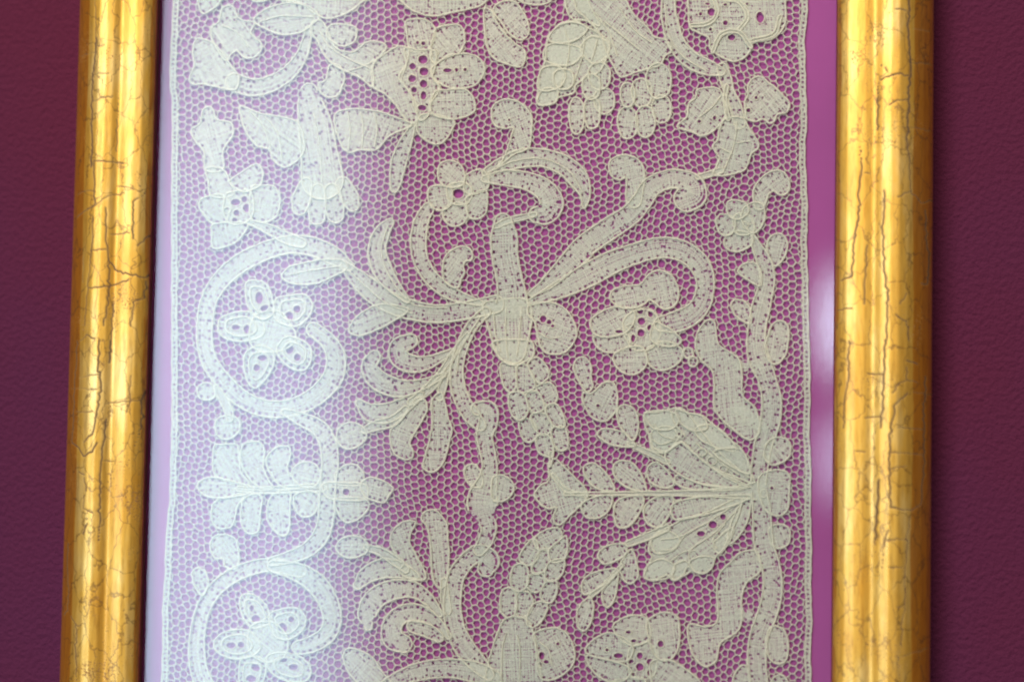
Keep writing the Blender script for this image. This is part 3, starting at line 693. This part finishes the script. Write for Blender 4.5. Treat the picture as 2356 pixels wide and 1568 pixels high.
# --- upper middle cluster
L_('leaf', [(1114,25),(1119,100),(1134,133),(1159,146),(1192,155),(1204,150),(1209,120),(1184,100),(1159,75),(1139,45),(1129,25)], 50)
L_('leaf', [(1134,25),(1154,5),(1184,5),(1209,38),(1217,63),(1214,83),(1197,93),(1172,78),(1152,50)], 50)
L_('leaf', [(920,-20),(930,10),(960,30),(1000,38),(1040,30),(1080,22),(1112,10),(1120,-20)], 0)
L_('leaf', [(1185,-25),(1200,5),(1240,12),(1265,5),(1280,-25)])
L_('leaf', [(1302,-12),(1305,25),(1318,45),(1345,48),(1380,60),(1360,20),(1340,-20)])
cl = L_('grape_cluster', [(1330,-25),(1420,-25),(1455,30),(1490,65),(1505,85),(1535,95),(1545,118),(1530,130),(1520,150),(1490,160),(1460,168),(1430,178),(1410,150),(1395,120),(1380,80),(1350,45),(1325,20)], 40, veins=[[(1390,50),(1440,90),(1470,115)],[(1370,30),(1400,75),(1420,130)],[(1425,20),(1460,70),(1500,100)]], label='leafy hanging cluster of rounded berries at the top')
L_('leaf', [(1290,55),(1320,50),(1345,60),(1400,95),(1397,130),(1380,165),(1350,178),(1325,197),(1320,215),(1285,225),(1275,238),(1245,243),(1235,232),(1240,200),(1242,170),(1255,140),(1258,105),(1262,85),(1273,72)], 60, parent=cl, veins=[[(1300,70),(1310,120),(1285,215)],[(1345,75),(1340,130),(1318,200)],[(1375,90),(1362,140)]])
for x0, y0, x1, y1 in [(1309, 226, 1344, 309), (1343, 224, 1381, 297), (1366, 204, 1414, 262), (1339, 172, 1381, 230), (1353, 145, 1404, 207), (1272, 160, 1320, 207), (1427, 192, 1461, 247), (1452, 182, 1500, 247), (1486, 148, 1544, 227), (1499, 221, 1544, 283), (1420, 248, 1467, 319), (1462, 245, 1507, 316)]:
    a_, b_, c_, d_ = (x0 + x1) / 2, (y0 + y1) / 2, (x1 - x0) / 2, (y1 - y0) / 2
    p = [(a_ + c_ * sx, b_ + d_ * sy) for sx, sy in ((-.95, .1), (-.85, -.6), (-.3, -1), (.4, -.95), (.9, -.55), (1, .1), (.8, .7), (.2, 1), (-.5, .9))]
    L_('berry', p, parent=cl)
# --- rose and vine, right side
flower('round rose in the upper right corner with scattered purple holes', [(1588,-40),(1583,0),(1585,45),(1592,68),(1630,88),(1634,112),(1661,133),(1686,142),(1711,135),(1726,118),(1733,100),(1773,92),(1798,72),(1808,45),(1806,0),(1798,-40)],
  [(1637,29,10,9),(1749,41,9,13),(1669,54,6),(1683,87,9,7),(1612,33,4),(1635,69,4),(1628,10,6,3),(1669,12,5,3),(1719,10,3)], [])
for v in ([(1640,120),(1660,80),(1700,75),(1728,110)], [(1590,60),(1630,55),(1650,30),(1640,-10)], [(1700,70),(1720,40),(1700,5),(1670,0)], [(1730,95),(1780,80),(1795,40)]):
    T_('stem', [(*p, 7) for p in v])
T_('scroll', [(1538,-30,26),(1538,20,32),(1542,55,34),(1556,100,38),(1588,138,38),(1628,156,34),(1660,166,18)], veins=[[(1530,10),(1538,80),(1570,130),(1625,165)],[(1558,40),(1575,95),(1610,130)]])
T_('stem', [(1662,158,24),(1670,185,26),(1678,212,22),(1692,245,26),(1702,285,26)], holes=())
T_('stem', [(1672,200,8),(1668,235,8),(1676,275,8)])
L_('leaf', [(1558,290),(1581,268),(1584,240),(1601,225),(1604,208),(1636,202),(1656,208),(1664,225),(1671,250),(1666,273),(1651,293),(1631,308),(1611,313),(1596,305),(1571,298)], holes=[(1609,280,4),(1644,272,4,5)], veins=[[(1610,270),(1640,245),(1660,220)]])
L_('leaf', [(1721,198),(1734,180),(1751,178),(1766,190),(1786,205),(1801,220),(1816,238),(1811,258),(1788,265),(1783,278),(1771,285),(1756,275),(1741,280),(1719,275),(1714,255),(1714,232),(1721,220)], holes=[(1740,226,4),(1722,255,5)])
L_('leaf', [(1667,275),(1690,270),(1712,275),(1725,300),(1740,320),(1745,340),(1728,355),(1722,375),(1712,392),(1690,400),(1660,405),(1640,402),(1648,385),(1655,365),(1645,348),(1640,335),(1650,325),(1655,300)], veins=[[(1695,280),(1690,330),(1665,395)],[(1695,330),(1725,325)],[(1685,355),(1655,340)]])
T_('stem', [(1605,408,10),(1630,402,12),(1660,392,12)])
L_('scroll_leaf', [(1735,470),(1733,440),(1745,417),(1770,397),(1795,393),(1812,408),(1817,430),(1810,445),(1795,450),(1780,440),(1770,447),(1763,462),(1755,482),(1738,482)])
flower('small rose beside the right edging on the vine', [(1688,500),(1710,490),(1730,505),(1735,530),(1715,542),(1692,535)], [(1715,519,5,7),(1727,512,3)],
  [[(1672,482),(1675,465),(1695,461),(1717,470),(1722,490),(1700,505),(1680,500)],
   [(1648,507),(1658,493),(1685,500),(1692,520),(1682,540),(1660,540),(1650,524)],
   [(1665,562),(1670,545),(1690,533),(1720,535),(1733,550),(1725,567),(1700,579),(1678,576)],
   [(1713,477),(1735,466),(1755,473),(1760,500),(1750,525),(1730,537),(1712,520),(1705,500)]])
T_('stem', [(1733,545,9),(1742,570,22),(1757,600,32),(1765,640,34),(1760,672,36),(1750,710,42),(1743,745,40),(1740,783,42),(1746,825,48),(1764,870,40),(1775,920,44),(1772,970,44),(1757,1020,40),(1748,1070,38),(1745,1115,34)], caps=(1, 0))
L_('leaf', [(1765,562),(1775,543),(1795,538),(1811,555),(1809,580),(1798,602),(1782,612),(1768,590)])
L_('leaf', [(1697,625),(1710,608),(1735,605),(1750,625),(1750,658),(1730,650),(1708,636)])
L_('leaf', [(1681,702),(1690,690),(1710,692),(1725,710),(1728,742),(1710,740),(1690,724)])
L_('leaf', [(1766,777),(1776,748),(1798,738),(1814,755),(1813,790),(1808,815),(1790,836),(1770,832),(1760,800)])
L_('leaf', [(1602,775),(1610,755),(1628,736),(1644,742),(1650,785),(1663,800),(1700,826),(1707,860),(1709,910),(1738,940),(1748,990),(1725,1012),(1690,990),(1657,960),(1643,935),(1643,885),(1638,852),(1614,830),(1601,800)], 85)
T_('stem', [(1700,838,30),(1725,842,26),(1748,838,20)], cord=False)
T_('stem', [(1700,945,36),(1725,965,34),(1760,985,20)], cord=False)
L_('bud', [(1572,812),(1578,800),(1592,803),(1595,816),(1587,824),(1576,822)])
L_('bud', [(1584,832),(1590,821),(1602,823),(1606,834),(1598,843),(1588,841)])
# --- palmette spreading left from the right vine
pal = T_('palmette', [(1300,1136,6),(1400,1135,7),(1500,1134,9),(1600,1134,14),(1690,1132,26),(1740,1129,40)], veins=[[(1600,1128),(1730,1120)],[(1600,1141),(1730,1138)]], label='large palmette of leaves fanning left from the right vine', caps=(1, 0))
L_('leaf', [(1483,950),(1510,948),(1563,938),(1585,950),(1615,955),(1645,980),(1680,1010),(1710,1038),(1725,1080),(1735,1110),(1700,1100),(1650,1080),(1613,1055),(1588,1033),(1568,1015),(1545,1030),(1525,1042),(1500,1032),(1493,1000),(1484,978)], 35, parent=pal, holes=[(1563,1000,5),(1557,1008,4),(1569,1003,4)], veins=[[(1585,952),(1612,990),(1660,1045),(1722,1098)],[(1550,1010),(1520,1000),(1505,975)],[(1575,1000),(1552,975),(1545,950)],[(1600,1018),(1640,1050),(1700,1092)],[(1500,1010),(1520,1022),(1552,1012)]])
L_('leaf', [(1530,1045),(1545,1032),(1570,1018),(1592,1036),(1617,1060),(1660,1088),(1722,1118),(1690,1122),(1640,1118),(1610,1112),(1580,1100),(1558,1087),(1538,1070)], 30, parent=pal, holes=[(1615,1040,10,7),(1638,1060,10,8),(1664,1078,8,7)], veins=[[(1572,1022),(1620,1062),(1670,1098),(1720,1120)]])
L_('leaf', [(1560,1092),(1600,1108),(1660,1118),(1710,1124),(1660,1128),(1600,1126),(1565,1118),(1552,1104)], parent=pal)
L_('leaf', [(1490,1075),(1510,1063),(1535,1083),(1550,1112),(1535,1122),(1510,1117),(1492,1102)], parent=pal)
L_('leaf', [(1412,1070),(1430,1059),(1455,1065),(1475,1090),(1487,1127),(1465,1128),(1435,1116),(1415,1096)], parent=pal)
L_('leaf', [(1342,1078),(1362,1064),(1385,1078),(1405,1103),(1414,1127),(1385,1127),(1358,1112)], parent=pal)
L_('leaf', [(1340,1158),(1370,1142),(1408,1140),(1403,1170),(1380,1190),(1352,1190),(1340,1176)], parent=pal)
L_('leaf', [(1413,1168),(1430,1145),(1475,1140),(1481,1155),(1465,1190),(1440,1213),(1418,1207)], parent=pal)
L_('leaf', [(1483,1165),(1510,1143),(1545,1142),(1546,1170),(1522,1208),(1497,1209),(1483,1190)], parent=pal)
L_('leaf', [(1548,1160),(1600,1144),(1720,1138),(1712,1152),(1640,1178),(1580,1192),(1550,1192)], parent=pal)
L_('leaf', [(1525,1220),(1575,1192),(1625,1178),(1700,1145),(1702,1175),(1682,1225),(1663,1263),(1647,1280),(1638,1305),(1620,1318),(1598,1315),(1583,1302),(1570,1323),(1550,1334),(1535,1322),(1505,1334),(1483,1328),(1488,1305),(1500,1280),(1493,1268),(1497,1243)], -35, parent=pal, holes=[(1640,1206,10,9),(1613,1227,10,7),(1663,1188,7)], veins=[[(1690,1160),(1620,1205),(1560,1235),(1520,1240)],[(1690,1178),(1640,1228),(1590,1262),(1585,1290)],[(1580,1225),(1550,1260),(1520,1265)],[(1545,1290),(1570,1270),(1600,1265)],[(1650,1262),(1640,1240),(1668,1205)]])
L_('leaf', [(1690,1182),(1710,1152),(1728,1142),(1722,1190),(1705,1225),(1682,1250),(1672,1240)], parent=pal)
flower('tulip-shaped bud at the tip of the palmette', [(1262,1072),(1275,1055),(1290,1065),(1320,1095),(1345,1120),(1352,1140),(1332,1165),(1310,1187),(1288,1207),(1273,1195),(1280,1165),(1265,1170),(1245,1160),(1230,1137),(1245,1115),(1263,1105)], [], [])
T_('stem', [(1272,1092,8),(1300,1125,8),(1345,1140,8)])
L_('leaf', [(1763,1022),(1785,1005),(1815,1015),(1818,1045),(1800,1063),(1775,1069),(1758,1050)])
L_('leaf', [(1750,1092),(1790,1080),(1815,1092),(1816,1125),(1812,1170),(1790,1186),(1760,1172),(1745,1130)], holes=[(1757,1135,6,8),(1776,1122,4)])
L_('leaf', [(1768,1217),(1790,1205),(1815,1215),(1816,1245),(1800,1259),(1778,1256)])
T_('stem', [(1746,1130,34),(1752,1175,40),(1757,1250,44),(1774,1305,42),(1777,1360,44),(1765,1412,44),(1747,1460,42),(1741,1510,42),(1745,1560,40),(1750,1605,40)], caps=(0, 1))
L_('leaf', [(1680,1293),(1658,1315),(1649,1350),(1651,1425),(1625,1440),(1605,1437),(1588,1434),(1582,1450),(1590,1495),(1605,1520),(1625,1532),(1648,1517),(1658,1478),(1695,1453),(1706,1425),(1706,1375),(1718,1340),(1748,1312),(1742,1268),(1705,1270)], 85)
T_('stem', [(1705,1410,34),(1730,1420,26),(1755,1418,18)], cord=False)
L_('leaf', [(1762,1472),(1775,1440),(1800,1445),(1813,1475),(1809,1515),(1790,1526),(1770,1512)])
L_('leaf', [(1680,1610),(1690,1550),(1713,1528),(1724,1560),(1718,1610)])
L_('leaf', [(1770,1610),(1776,1562),(1800,1552),(1815,1575),(1812,1610)])
for p in ([(1483,952),(1530,944),(1562,958),(1548,985),(1505,986)], [(1500,992),(1538,980),(1560,1005),(1535,1036),(1504,1029)], [(1556,942),(1585,950),(1615,957),(1627,985),(1592,990),(1563,968)], [(1600,986),(1640,977),(1678,1008),(1692,1036),(1650,1030),(1612,1011)], [(1642,1040),(1692,1030),(1713,1043),(1727,1088),(1690,1077)],
          [(1488,1302),(1520,1285),(1551,1300),(1541,1326),(1506,1334),(1483,1327)], [(1550,1302),(1575,1289),(1593,1308),(1571,1324),(1551,1334)], [(1586,1291),(1615,1279),(1642,1284),(1637,1306),(1619,1318),(1597,1313)], [(1498,1242),(1525,1220),(1562,1235),(1551,1263),(1510,1272)], [(1640,1252),(1665,1225),(1688,1213),(1677,1246),(1656,1272)]):
    L_('lobe', p, parent=pal)
for p in ([(1262,88),(1290,58),(1330,54),(1351,70),(1320,95),(1280,101)], [(1254,141),(1261,105),(1310,104),(1341,120),(1312,150)], [(1239,206),(1247,160),(1285,154),(1302,180),(1280,206)], [(1236,233),(1250,206),(1281,208),(1279,236),(1246,244)], [(1335,115),(1360,85),(1398,98),(1396,130),(1365,148)]):
    L_('lobe', p, parent=cl)
# --- small sprigs between palmette and centre
L_('leaf', [(1320,842),(1328,825),(1345,822),(1360,840),(1360,868),(1364,890),(1350,902),(1335,882),(1324,860)])
L_('leaf', [(1340,920),(1343,902),(1360,905),(1374,893),(1390,880),(1410,880),(1420,900),(1420,935),(1410,955),(1390,969),(1365,962),(1350,942)], holes=[(1376,933,4)])
L_('leaf', [(1420,947),(1433,931),(1455,937),(1466,955),(1468,990),(1455,1014),(1435,992),(1424,975)])
L_('leaf', [(1375,1000),(1385,987),(1410,987),(1440,998),(1462,1025),(1430,1027),(1398,1019)])
T_('stem', [(1448,1020,8),(1490,1040,11),(1535,1062,12)])
T_('stem', [(1535,1213,13),(1490,1233,16),(1445,1250,13)])
L_('leaf', [(1375,1277),(1390,1258),(1415,1250),(1440,1253),(1440,1273),(1415,1290),(1390,1296)])
L_('leaf', [(1438,1277),(1453,1263),(1464,1290),(1468,1325),(1450,1342),(1432,1327),(1427,1300)])
L_('leaf', [(1338,1347),(1350,1325),(1380,1312),(1420,1308),(1402,1335),(1370,1356),(1345,1366)])
L_('leaf', [(1392,1342),(1420,1318),(1420,1350),(1410,1385),(1395,1396),(1385,1375)])
L_('leaf', [(1328,1407),(1340,1385),(1358,1373),(1366,1395),(1360,1430),(1345,1450),(1330,1440)])
T_('stem', [(1430,1300,8),(1395,1340,8),(1358,1372,8)])
flower('ruffled flower with dark pierced heart at the bottom right of the centre', [(1448,1492),(1470,1480),(1495,1478),(1512,1505),(1502,1555),(1455,1558),(1445,1525)],
  [(1472,1507,7,8),(1495,1521,8,7),(1472,1533,9),(1450,1520,8,6),(1495,1546,6,8),(1457,1550,4)],
  [{'p': [(1348,1500),(1360,1475),(1395,1455),(1422,1460),(1450,1477),(1457,1498),(1440,1520),(1390,1515)], 'h': [(1423,1507,11,6),(1397,1494,4)]},
   {'p': [(1410,1442),(1425,1425),(1455,1414),(1485,1420),(1497,1450),(1490,1473),(1460,1484),(1430,1472)], 'h': [(1446,1453,6,4),(1458,1473,6,4)]},
   {'p': [(1488,1432),(1505,1415),(1530,1407),(1558,1418),(1564,1460),(1560,1490),(1545,1514),(1520,1517),(1500,1495),(1492,1465)], 'h': [(1520,1480,7,8)]},
   [(1350,1507),(1390,1515),(1440,1530),(1452,1547),(1430,1566),(1390,1562),(1360,1537)],
   [(1398,1572),(1440,1560),(1480,1560),(1490,1600),(1430,1612)],
   [(1500,1520),(1540,1517),(1580,1540),(1612,1572),(1580,1602),(1510,1592),(1497,1550)]])
# --- lower left fan of leaves from the centre
T_('stem', [(1118,718,22),(1090,745,24),(1066,790,26),(1052,840,28),(1053,885,32),(1066,925,34),(1085,955,36),(1105,978,26)], veins=[[(1105,730),(1062,800),(1050,860)]])
T_('leaf', [(945,784,32),(918,798,40),(922,826,42),(960,838,36),(1000,828,24),(1045,805,9)])
T_('leaf', [(862,820,28),(850,845,36),(872,876,44),(920,893,40),(970,885,24),(1022,862,10)])
T_('leaf', [(828,928,18),(852,948,40),(890,950,44),(930,932,34),(968,908,14)])
L_('leaf', [(775,1002),(785,980),(810,971),(835,982),(844,1005),(830,1022),(805,1033),(783,1024)])
T_('stem', [(838,990,14),(868,978,22),(905,968,22),(935,940,14)])
L_('leaf', [(959,915),(979,922),(982,945),(968,972),(953,998),(943,1018),(952,1042),(945,1054),(927,1056),(906,1040),(898,1010),(902,985),(924,962)])
L_('leaf', [(994,922),(1014,903),(1023,922),(1031,960),(1040,985),(1033,1022),(1022,1060),(1006,1081),(989,1086),(973,1072),(979,1047),(989,1010),(995,972)])
T_('stem', [(1075,770,10),(1040,820,14),(1020,855,18),(980,900,20),(945,925,14)], veins=[[(1060,795),(1025,850),(985,895)]])
T_('stem', [(1030,850,10),(1020,885,16),(1012,915,14)])
# --- winding stem below the centre
T_('scroll', [(1100,940,30),(1122,945,44),(1124,970,42),(1115,1000,36),(1120,1030,34),(1127,1070,34),(1122,1105,44),(1112,1140,66),(1111,1165,68),(1118,1192,42),(1125,1215,34),(1116,1245,32),(1103,1265,26)])
L_('leaf', [(1068,1087),(1075,1070),(1092,1068),(1107,1088),(1110,1117),(1090,1120),(1075,1107)])
L_('leaf', [(1133,1102),(1150,1092),(1172,1100),(1183,1120),(1175,1141),(1155,1153),(1133,1147)])
# --- pine cone hanging from the calyx
cone = L_('pine_cone', [(1137,785),(1215,783),(1229,805),(1223,822),(1185,840),(1160,832),(1144,815)], 0, label='long tapering pine cone of pale scales hanging from the centre')
for p in ([(1152,837),(1170,832),(1187,845),(1189,880),(1180,902),(1165,897),(1154,870)], [(1189,845),(1210,838),(1226,870),(1231,890),(1210,902),(1192,897)],
          [(1214,836),(1235,822),(1256,840),(1263,865),(1245,882),(1228,867)], [(1172,907),(1190,901),(1208,910),(1216,945),(1200,967),(1180,957),(1171,930)],
          [(1211,905),(1235,900),(1249,920),(1251,940),(1230,950),(1215,932)], [(1234,890),(1265,880),(1281,900),(1281,922),(1260,932),(1245,915)],
          [(1257,935),(1280,929),(1296,955),(1299,982),(1275,980),(1259,958)], [(1221,956),(1245,948),(1266,965),(1269,990),(1250,1002),(1230,987)],
          [(1194,972),(1212,962),(1231,975),(1236,1000),(1220,1017),(1202,1007)], [(1234,1007),(1255,998),(1271,1015),(1273,1047),(1255,1049),(1238,1037)],
          [(1269,987),(1295,980),(1306,1000),(1306,1030),(1285,1036),(1272,1015)]):
    L_('scale', p, parent=cone)
T_('stem', [(1268,1042,8),(1268,1058,6),(1264,1072,6)])
# --- lower pine cone rising from the bottom dome
cone = L_('pine_cone', [(1225,1300),(1240,1268),(1258,1262),(1264,1290),(1250,1314),(1228,1320)], label='upright pine cone leaning right above the dome at the bottom')
for p in ([(1228,1240),(1255,1218),(1285,1214),(1292,1235),(1267,1260),(1240,1264)], [(1263,1265),(1288,1242),(1303,1232),(1306,1262),(1297,1287),(1270,1292)],
          [(1195,1287),(1205,1260),(1228,1238),(1240,1262),(1236,1287),(1215,1300)], [(1254,1320),(1265,1292),(1297,1286),(1297,1312),(1282,1332),(1262,1337)],
          [(1174,1332),(1182,1302),(1205,1297),(1216,1315),(1213,1347),(1195,1360),(1180,1352)], [(1214,1332),(1225,1317),(1249,1321),(1252,1347),(1232,1362),(1215,1352)],
          [(1247,1352),(1260,1336),(1281,1336),(1280,1367),(1265,1387),(1245,1377)], [(1151,1377),(1158,1355),(1175,1351),(1188,1368),(1187,1407),(1170,1420),(1154,1407)],
          [(1189,1367),(1215,1361),(1227,1385),(1217,1412),(1190,1417)], [(1224,1392),(1250,1382),(1260,1397),(1247,1427),(1225,1443),(1211,1427)]):
    L_('scale', p, parent=cone)
L_('dome', [(1118,1550),(1130,1500),(1145,1455),(1160,1425),(1190,1416),(1217,1430),(1232,1470),(1240,1520),(1247,1568),(1242,1605),(1120,1605)], 88, veins=[[(1155,1600),(1155,1500),(1164,1455)],[(1195,1600),(1196,1500),(1190,1460)]])
L_('scroll_leaf', [(1228,1458),(1267,1443),(1301,1453),(1322,1493),(1317,1529),(1287,1556),(1254,1563),(1238,1545),(1234,1490)], 60, holes=[(1247,1507,7,9),(1257,1521,6,5),(1284,1480,4),(1243,1528,4,7)], veins=[[(1240,1475),(1262,1495),(1270,1530)]])
# --- lower fan of leaves
L_('leaf', [(899,1250),(902,1225),(922,1203),(947,1197),(957,1203),(945,1225),(944,1250),(960,1280),(978,1315),(979,1331),(964,1334),(942,1330),(920,1315),(930,1293),(912,1275)], 70)
L_('leaf', [(970,1192),(978,1177),(1000,1172),(1015,1185),(1028,1205),(1031,1240),(1033,1290),(1025,1342),(1010,1352),(995,1325),(992,1270),(988,1230),(980,1207)], 85)
L_('leaf', [(774,1258),(785,1240),(810,1232),(835,1238),(849,1256),(840,1273),(810,1283),(785,1276)])
T_('stem', [(842,1258,10),(875,1268,18),(910,1290,20),(935,1310,14)])
T_('leaf', [(824,1345,20),(845,1322,36),(880,1307,44),(920,1310,36),(958,1324,14)])
T_('leaf', [(848,1440,18),(845,1412,42),(864,1376,46),(905,1356,44),(950,1355,36),(985,1378,26),(1012,1412,14)])
T_('leaf', [(928,1480,40),(905,1468,48),(902,1440,44),(922,1414,40),(960,1408,38),(1000,1428,26),(1032,1462,14)])
T_('leaf', [(950,1440,26),(985,1450,30),(1010,1465,22)])
T_('scroll', [(1118,1308,36),(1126,1288,46),(1102,1272,40),(1072,1292,36),(1050,1325,38),(1042,1370,38),(1042,1410,40),(1050,1450,42),(1070,1490,46),(1100,1525,40),(1125,1552,24)])
T_('stem', [(1022,1335,14),(1024,1375,20),(1030,1405,16)])
T_('scroll', [(868,1590,26),(920,1560,34),(970,1542,40),(1035,1536,42),(1095,1545,46),(1135,1560,38)])
L_('leaf', [(790,1507),(800,1490),(830,1495),(860,1515),(880,1545),(900,1572),(880,1602),(850,1592),(815,1562),(796,1532)])


# ------------------------------------------------------------------ edges and net ground
EDGE_L = [(402,-230),(400,-100),(399,0),(396,75),(392,150),(392,200),(396,225),(397,300),(396,392),(396,600),(396,785),(396,1000),(392,1150),(389,1176),(383,1250),(381,1325),(376,1400),(376,1475),(373,1568),(370,1700),(368,1800)]
EDGE_R = [(1852,-230),(1855,-100),(1856,0),(1856,38),(1850,88),(1852,165),(1852,200),(1855,275),(1851,325),(1850,365),(1852,392),(1856,480),(1854,560),(1857,650),(1858,740),(1860,800),(1862,900),(1860,1000),(1864,1080),(1863,1180),(1866,1260),(1864,1350),(1867,1430),(1863,1500),(1865,1568),(1866,1700),(1867,1800)]
def edge_x(E, y):
    E = np.array(E); return np.interp(y, E[:, 1], E[:, 0])
def heading(E, sgn, label):
    P = spline(E, False, 6); th = Threads()
    P[:, 0] += 0.6 * np.sin(P[:, 1] / 9.0) + np.cumsum(RNG.normal(0, .25, len(P))) * .25
    off = np.array([sgn, 0.0])
    for y in np.arange(P[0, 1], P[-1, 1], 10.5):
        k = int(np.argmin(abs(P[:, 1] - y))); stamp(P[k, 0] + sgn * (6.3 + RNG.normal(0, .4)), y, 1.9, 2.5, 9000)
    F_ = spline(P[::3], False, 1.6)
    for q, d in enumerate((2.2, 4.9, 7.6, 10.2)): th.ribbon(F_ + off * d, 3.0, 1.4, q, 9000)
    for d, r in ((0, 1.4), (12.4, 1.2)): th.cord(P + off * d, r, 1.7, 5)
    for i in range(0, len(P)):
        q = P[i] + RNG.normal(0, .4, 2)
        th.cord(np.array([q, q + off * 6 + (0, 2), q + off * 12.5 + (0, RNG.normal(0, 2))])[::1], 1.05, 1.5, 4) if i % 2 else None
    o = th.build('edging', lace); o['label'] = label
heading(EDGE_L, 1, 'narrow woven edging down the left side, veiled by the pale window reflection')
heading(EDGE_R, -1, 'narrow wavy woven edging down the right side beside the bare mauve strip')

def net_ground():
    sp = 17.0; pts = []
    rows = int(GH / (sp * .866)) + 3; cols = int(GW / sp * 1.155) + 4
    for j in range(cols):                    # columns of cells, every other one shifted by half a cell
        for i in range(rows):
            pts.append((GX0 - 20 + j * sp * .866, GY0 - 20 + (i + .5 * (j % 2)) * sp))
    P = np.array(pts)
    w = 1 / 170.0
    P[:, 0] += 9 * np.sin(P[:, 1] * w * 2.1 + P[:, 0] * w) + 4 * np.sin(P[:, 1] * .031 + 1.3)
    P[:, 1] += 9 * np.sin(P[:, 0] * w * 1.7 + 2.0) + 5 * np.sin(P[:, 0] * .027 - P[:, 1] * .011)
    P += RNG.normal(0, sp * .125, P.shape)
    P = P[(P[:, 0] > GX0) & (P[:, 0] < GX0 + GW) & (P[:, 1] > GY0) & (P[:, 1] < GY0 + GH)]
    res = delaunay_2d_cdt([Vector(p) for p in P], [], [], 0, 1e-4)
    V = np.array([tuple(v) for v in res[0]]); T = np.array([f for f in res[2]])
    A, B, C = V[T[:, 0]], V[T[:, 1]], V[T[:, 2]]
    cen = (A + B + C) / 3
    d = 2 * (A[:, 0] * (B[:, 1] - C[:, 1]) + B[:, 0] * (C[:, 1] - A[:, 1]) + C[:, 0] * (A[:, 1] - B[:, 1])); d = np.where(abs(d) < 1e-6, 1e-6, d)
    a2, b2, c2 = (A ** 2).sum(1), (B ** 2).sum(1), (C ** 2).sum(1)
    cc = np.stack([(a2 * (B[:, 1] - C[:, 1]) + b2 * (C[:, 1] - A[:, 1]) + c2 * (A[:, 1] - B[:, 1])) / d,
                   (a2 * (C[:, 0] - B[:, 0]) + b2 * (A[:, 0] - C[:, 0]) + c2 * (B[:, 0] - A[:, 0])) / d], 1)
    cc = .45 * cc + .55 * cen                    # pulls the knots to rounder meshes
    bad = np.hypot(*(cc - cen).T) > 12; cc[bad] = cen[bad]
    E = {}
    for t, (i, j, k) in enumerate(T.tolist()):
        for e in ((i, j), (j, k), (k, i)): E.setdefault((min(e), max(e)), []).append(t)
    pr = np.array([v for v in E.values() if len(v) == 2])
    a, b = cc[pr[:, 0]], cc[pr[:, 1]]
    ts = np.linspace(0, 1, 9)
    S9 = a[:, None] + (b - a)[:, None] * ts[None, :, None]
    out = ~in_mask(S9)
    xl = edge_x(EDGE_L, S9[..., 1]) + 9; xr = edge_x(EDGE_R, S9[..., 1]) - 9
    out &= (S9[..., 0] > xl) & (S9[..., 0] < xr) & (S9[..., 1] > -205) & (S9[..., 1] < 1775)
    keep = out.any(1)
    S9 = S9[keep]; out = out[keep]; n = len(S9)
    first = np.argmax(out, 1); last = 8 - np.argmax(out[:, ::-1], 1)
    i0 = np.maximum(first - 1, 0); i1 = np.minimum(last + 1, 8)
    r = np.arange(n); p = S9[r, i0]; q = S9[r, i1]
    L = np.hypot(*(q - p).T); g = L > 1.0; p, q = p[g], q[g]; n = len(p)
    dv = q - p; dv /= np.hypot(dv[:, 0], dv[:, 1])[:, None]; N = np.stack([-dv[:, 1], dv[:, 0]], 1)
    rad = np.array([2.1, 1.42, 1.42, 2.1]); tt = np.array([0, .3, .7, 1.0]); sides = 5
    ang = np.arange(sides) / sides * 2 * math.pi
    base = p[:, None] + (q - p)[:, None] * tt[None, :, None]
    base[:, 1:3] += RNG.normal(0, .3, (n, 2, 2))
    rr = rad[None, :] * (1 + RNG.normal(0, .11, (n, 1)))
    xy = base[:, :, None, :] + N[:, None, None, :] * (rr[:, :, None] * np.cos(ang))[..., None]
    z = 1.3 + rr[:, :, None] * np.sin(ang) * .8 + RNG.normal(0, .25, (n, 1, 1))
    G = np.concatenate([xy, z[..., None]], -1).reshape(n, -1, 3)
    i, j = np.meshgrid(np.arange(3), np.arange(sides), indexing='ij')
    f = np.stack([i * sides + j, i * sides + (j + 1) % sides, (i + 1) * sides + (j + 1) % sides, (i + 1) * sides + j], -1).reshape(-1, 4)
    F = (f[None] + (np.arange(n) * 4 * sides)[:, None, None]).reshape(-1, 4)
    V = G.reshape(-1, 3); w = on_plane(V[:, :2], Y_LACE)
    o = mesh_obj('net_ground', np.stack([w[:, 0], Y_LACE - V[:, 2] * S, w[:, 1]], 1), [F], M_NET, lace)
    o['kind'] = 'stuff'
    return o
net_ground()
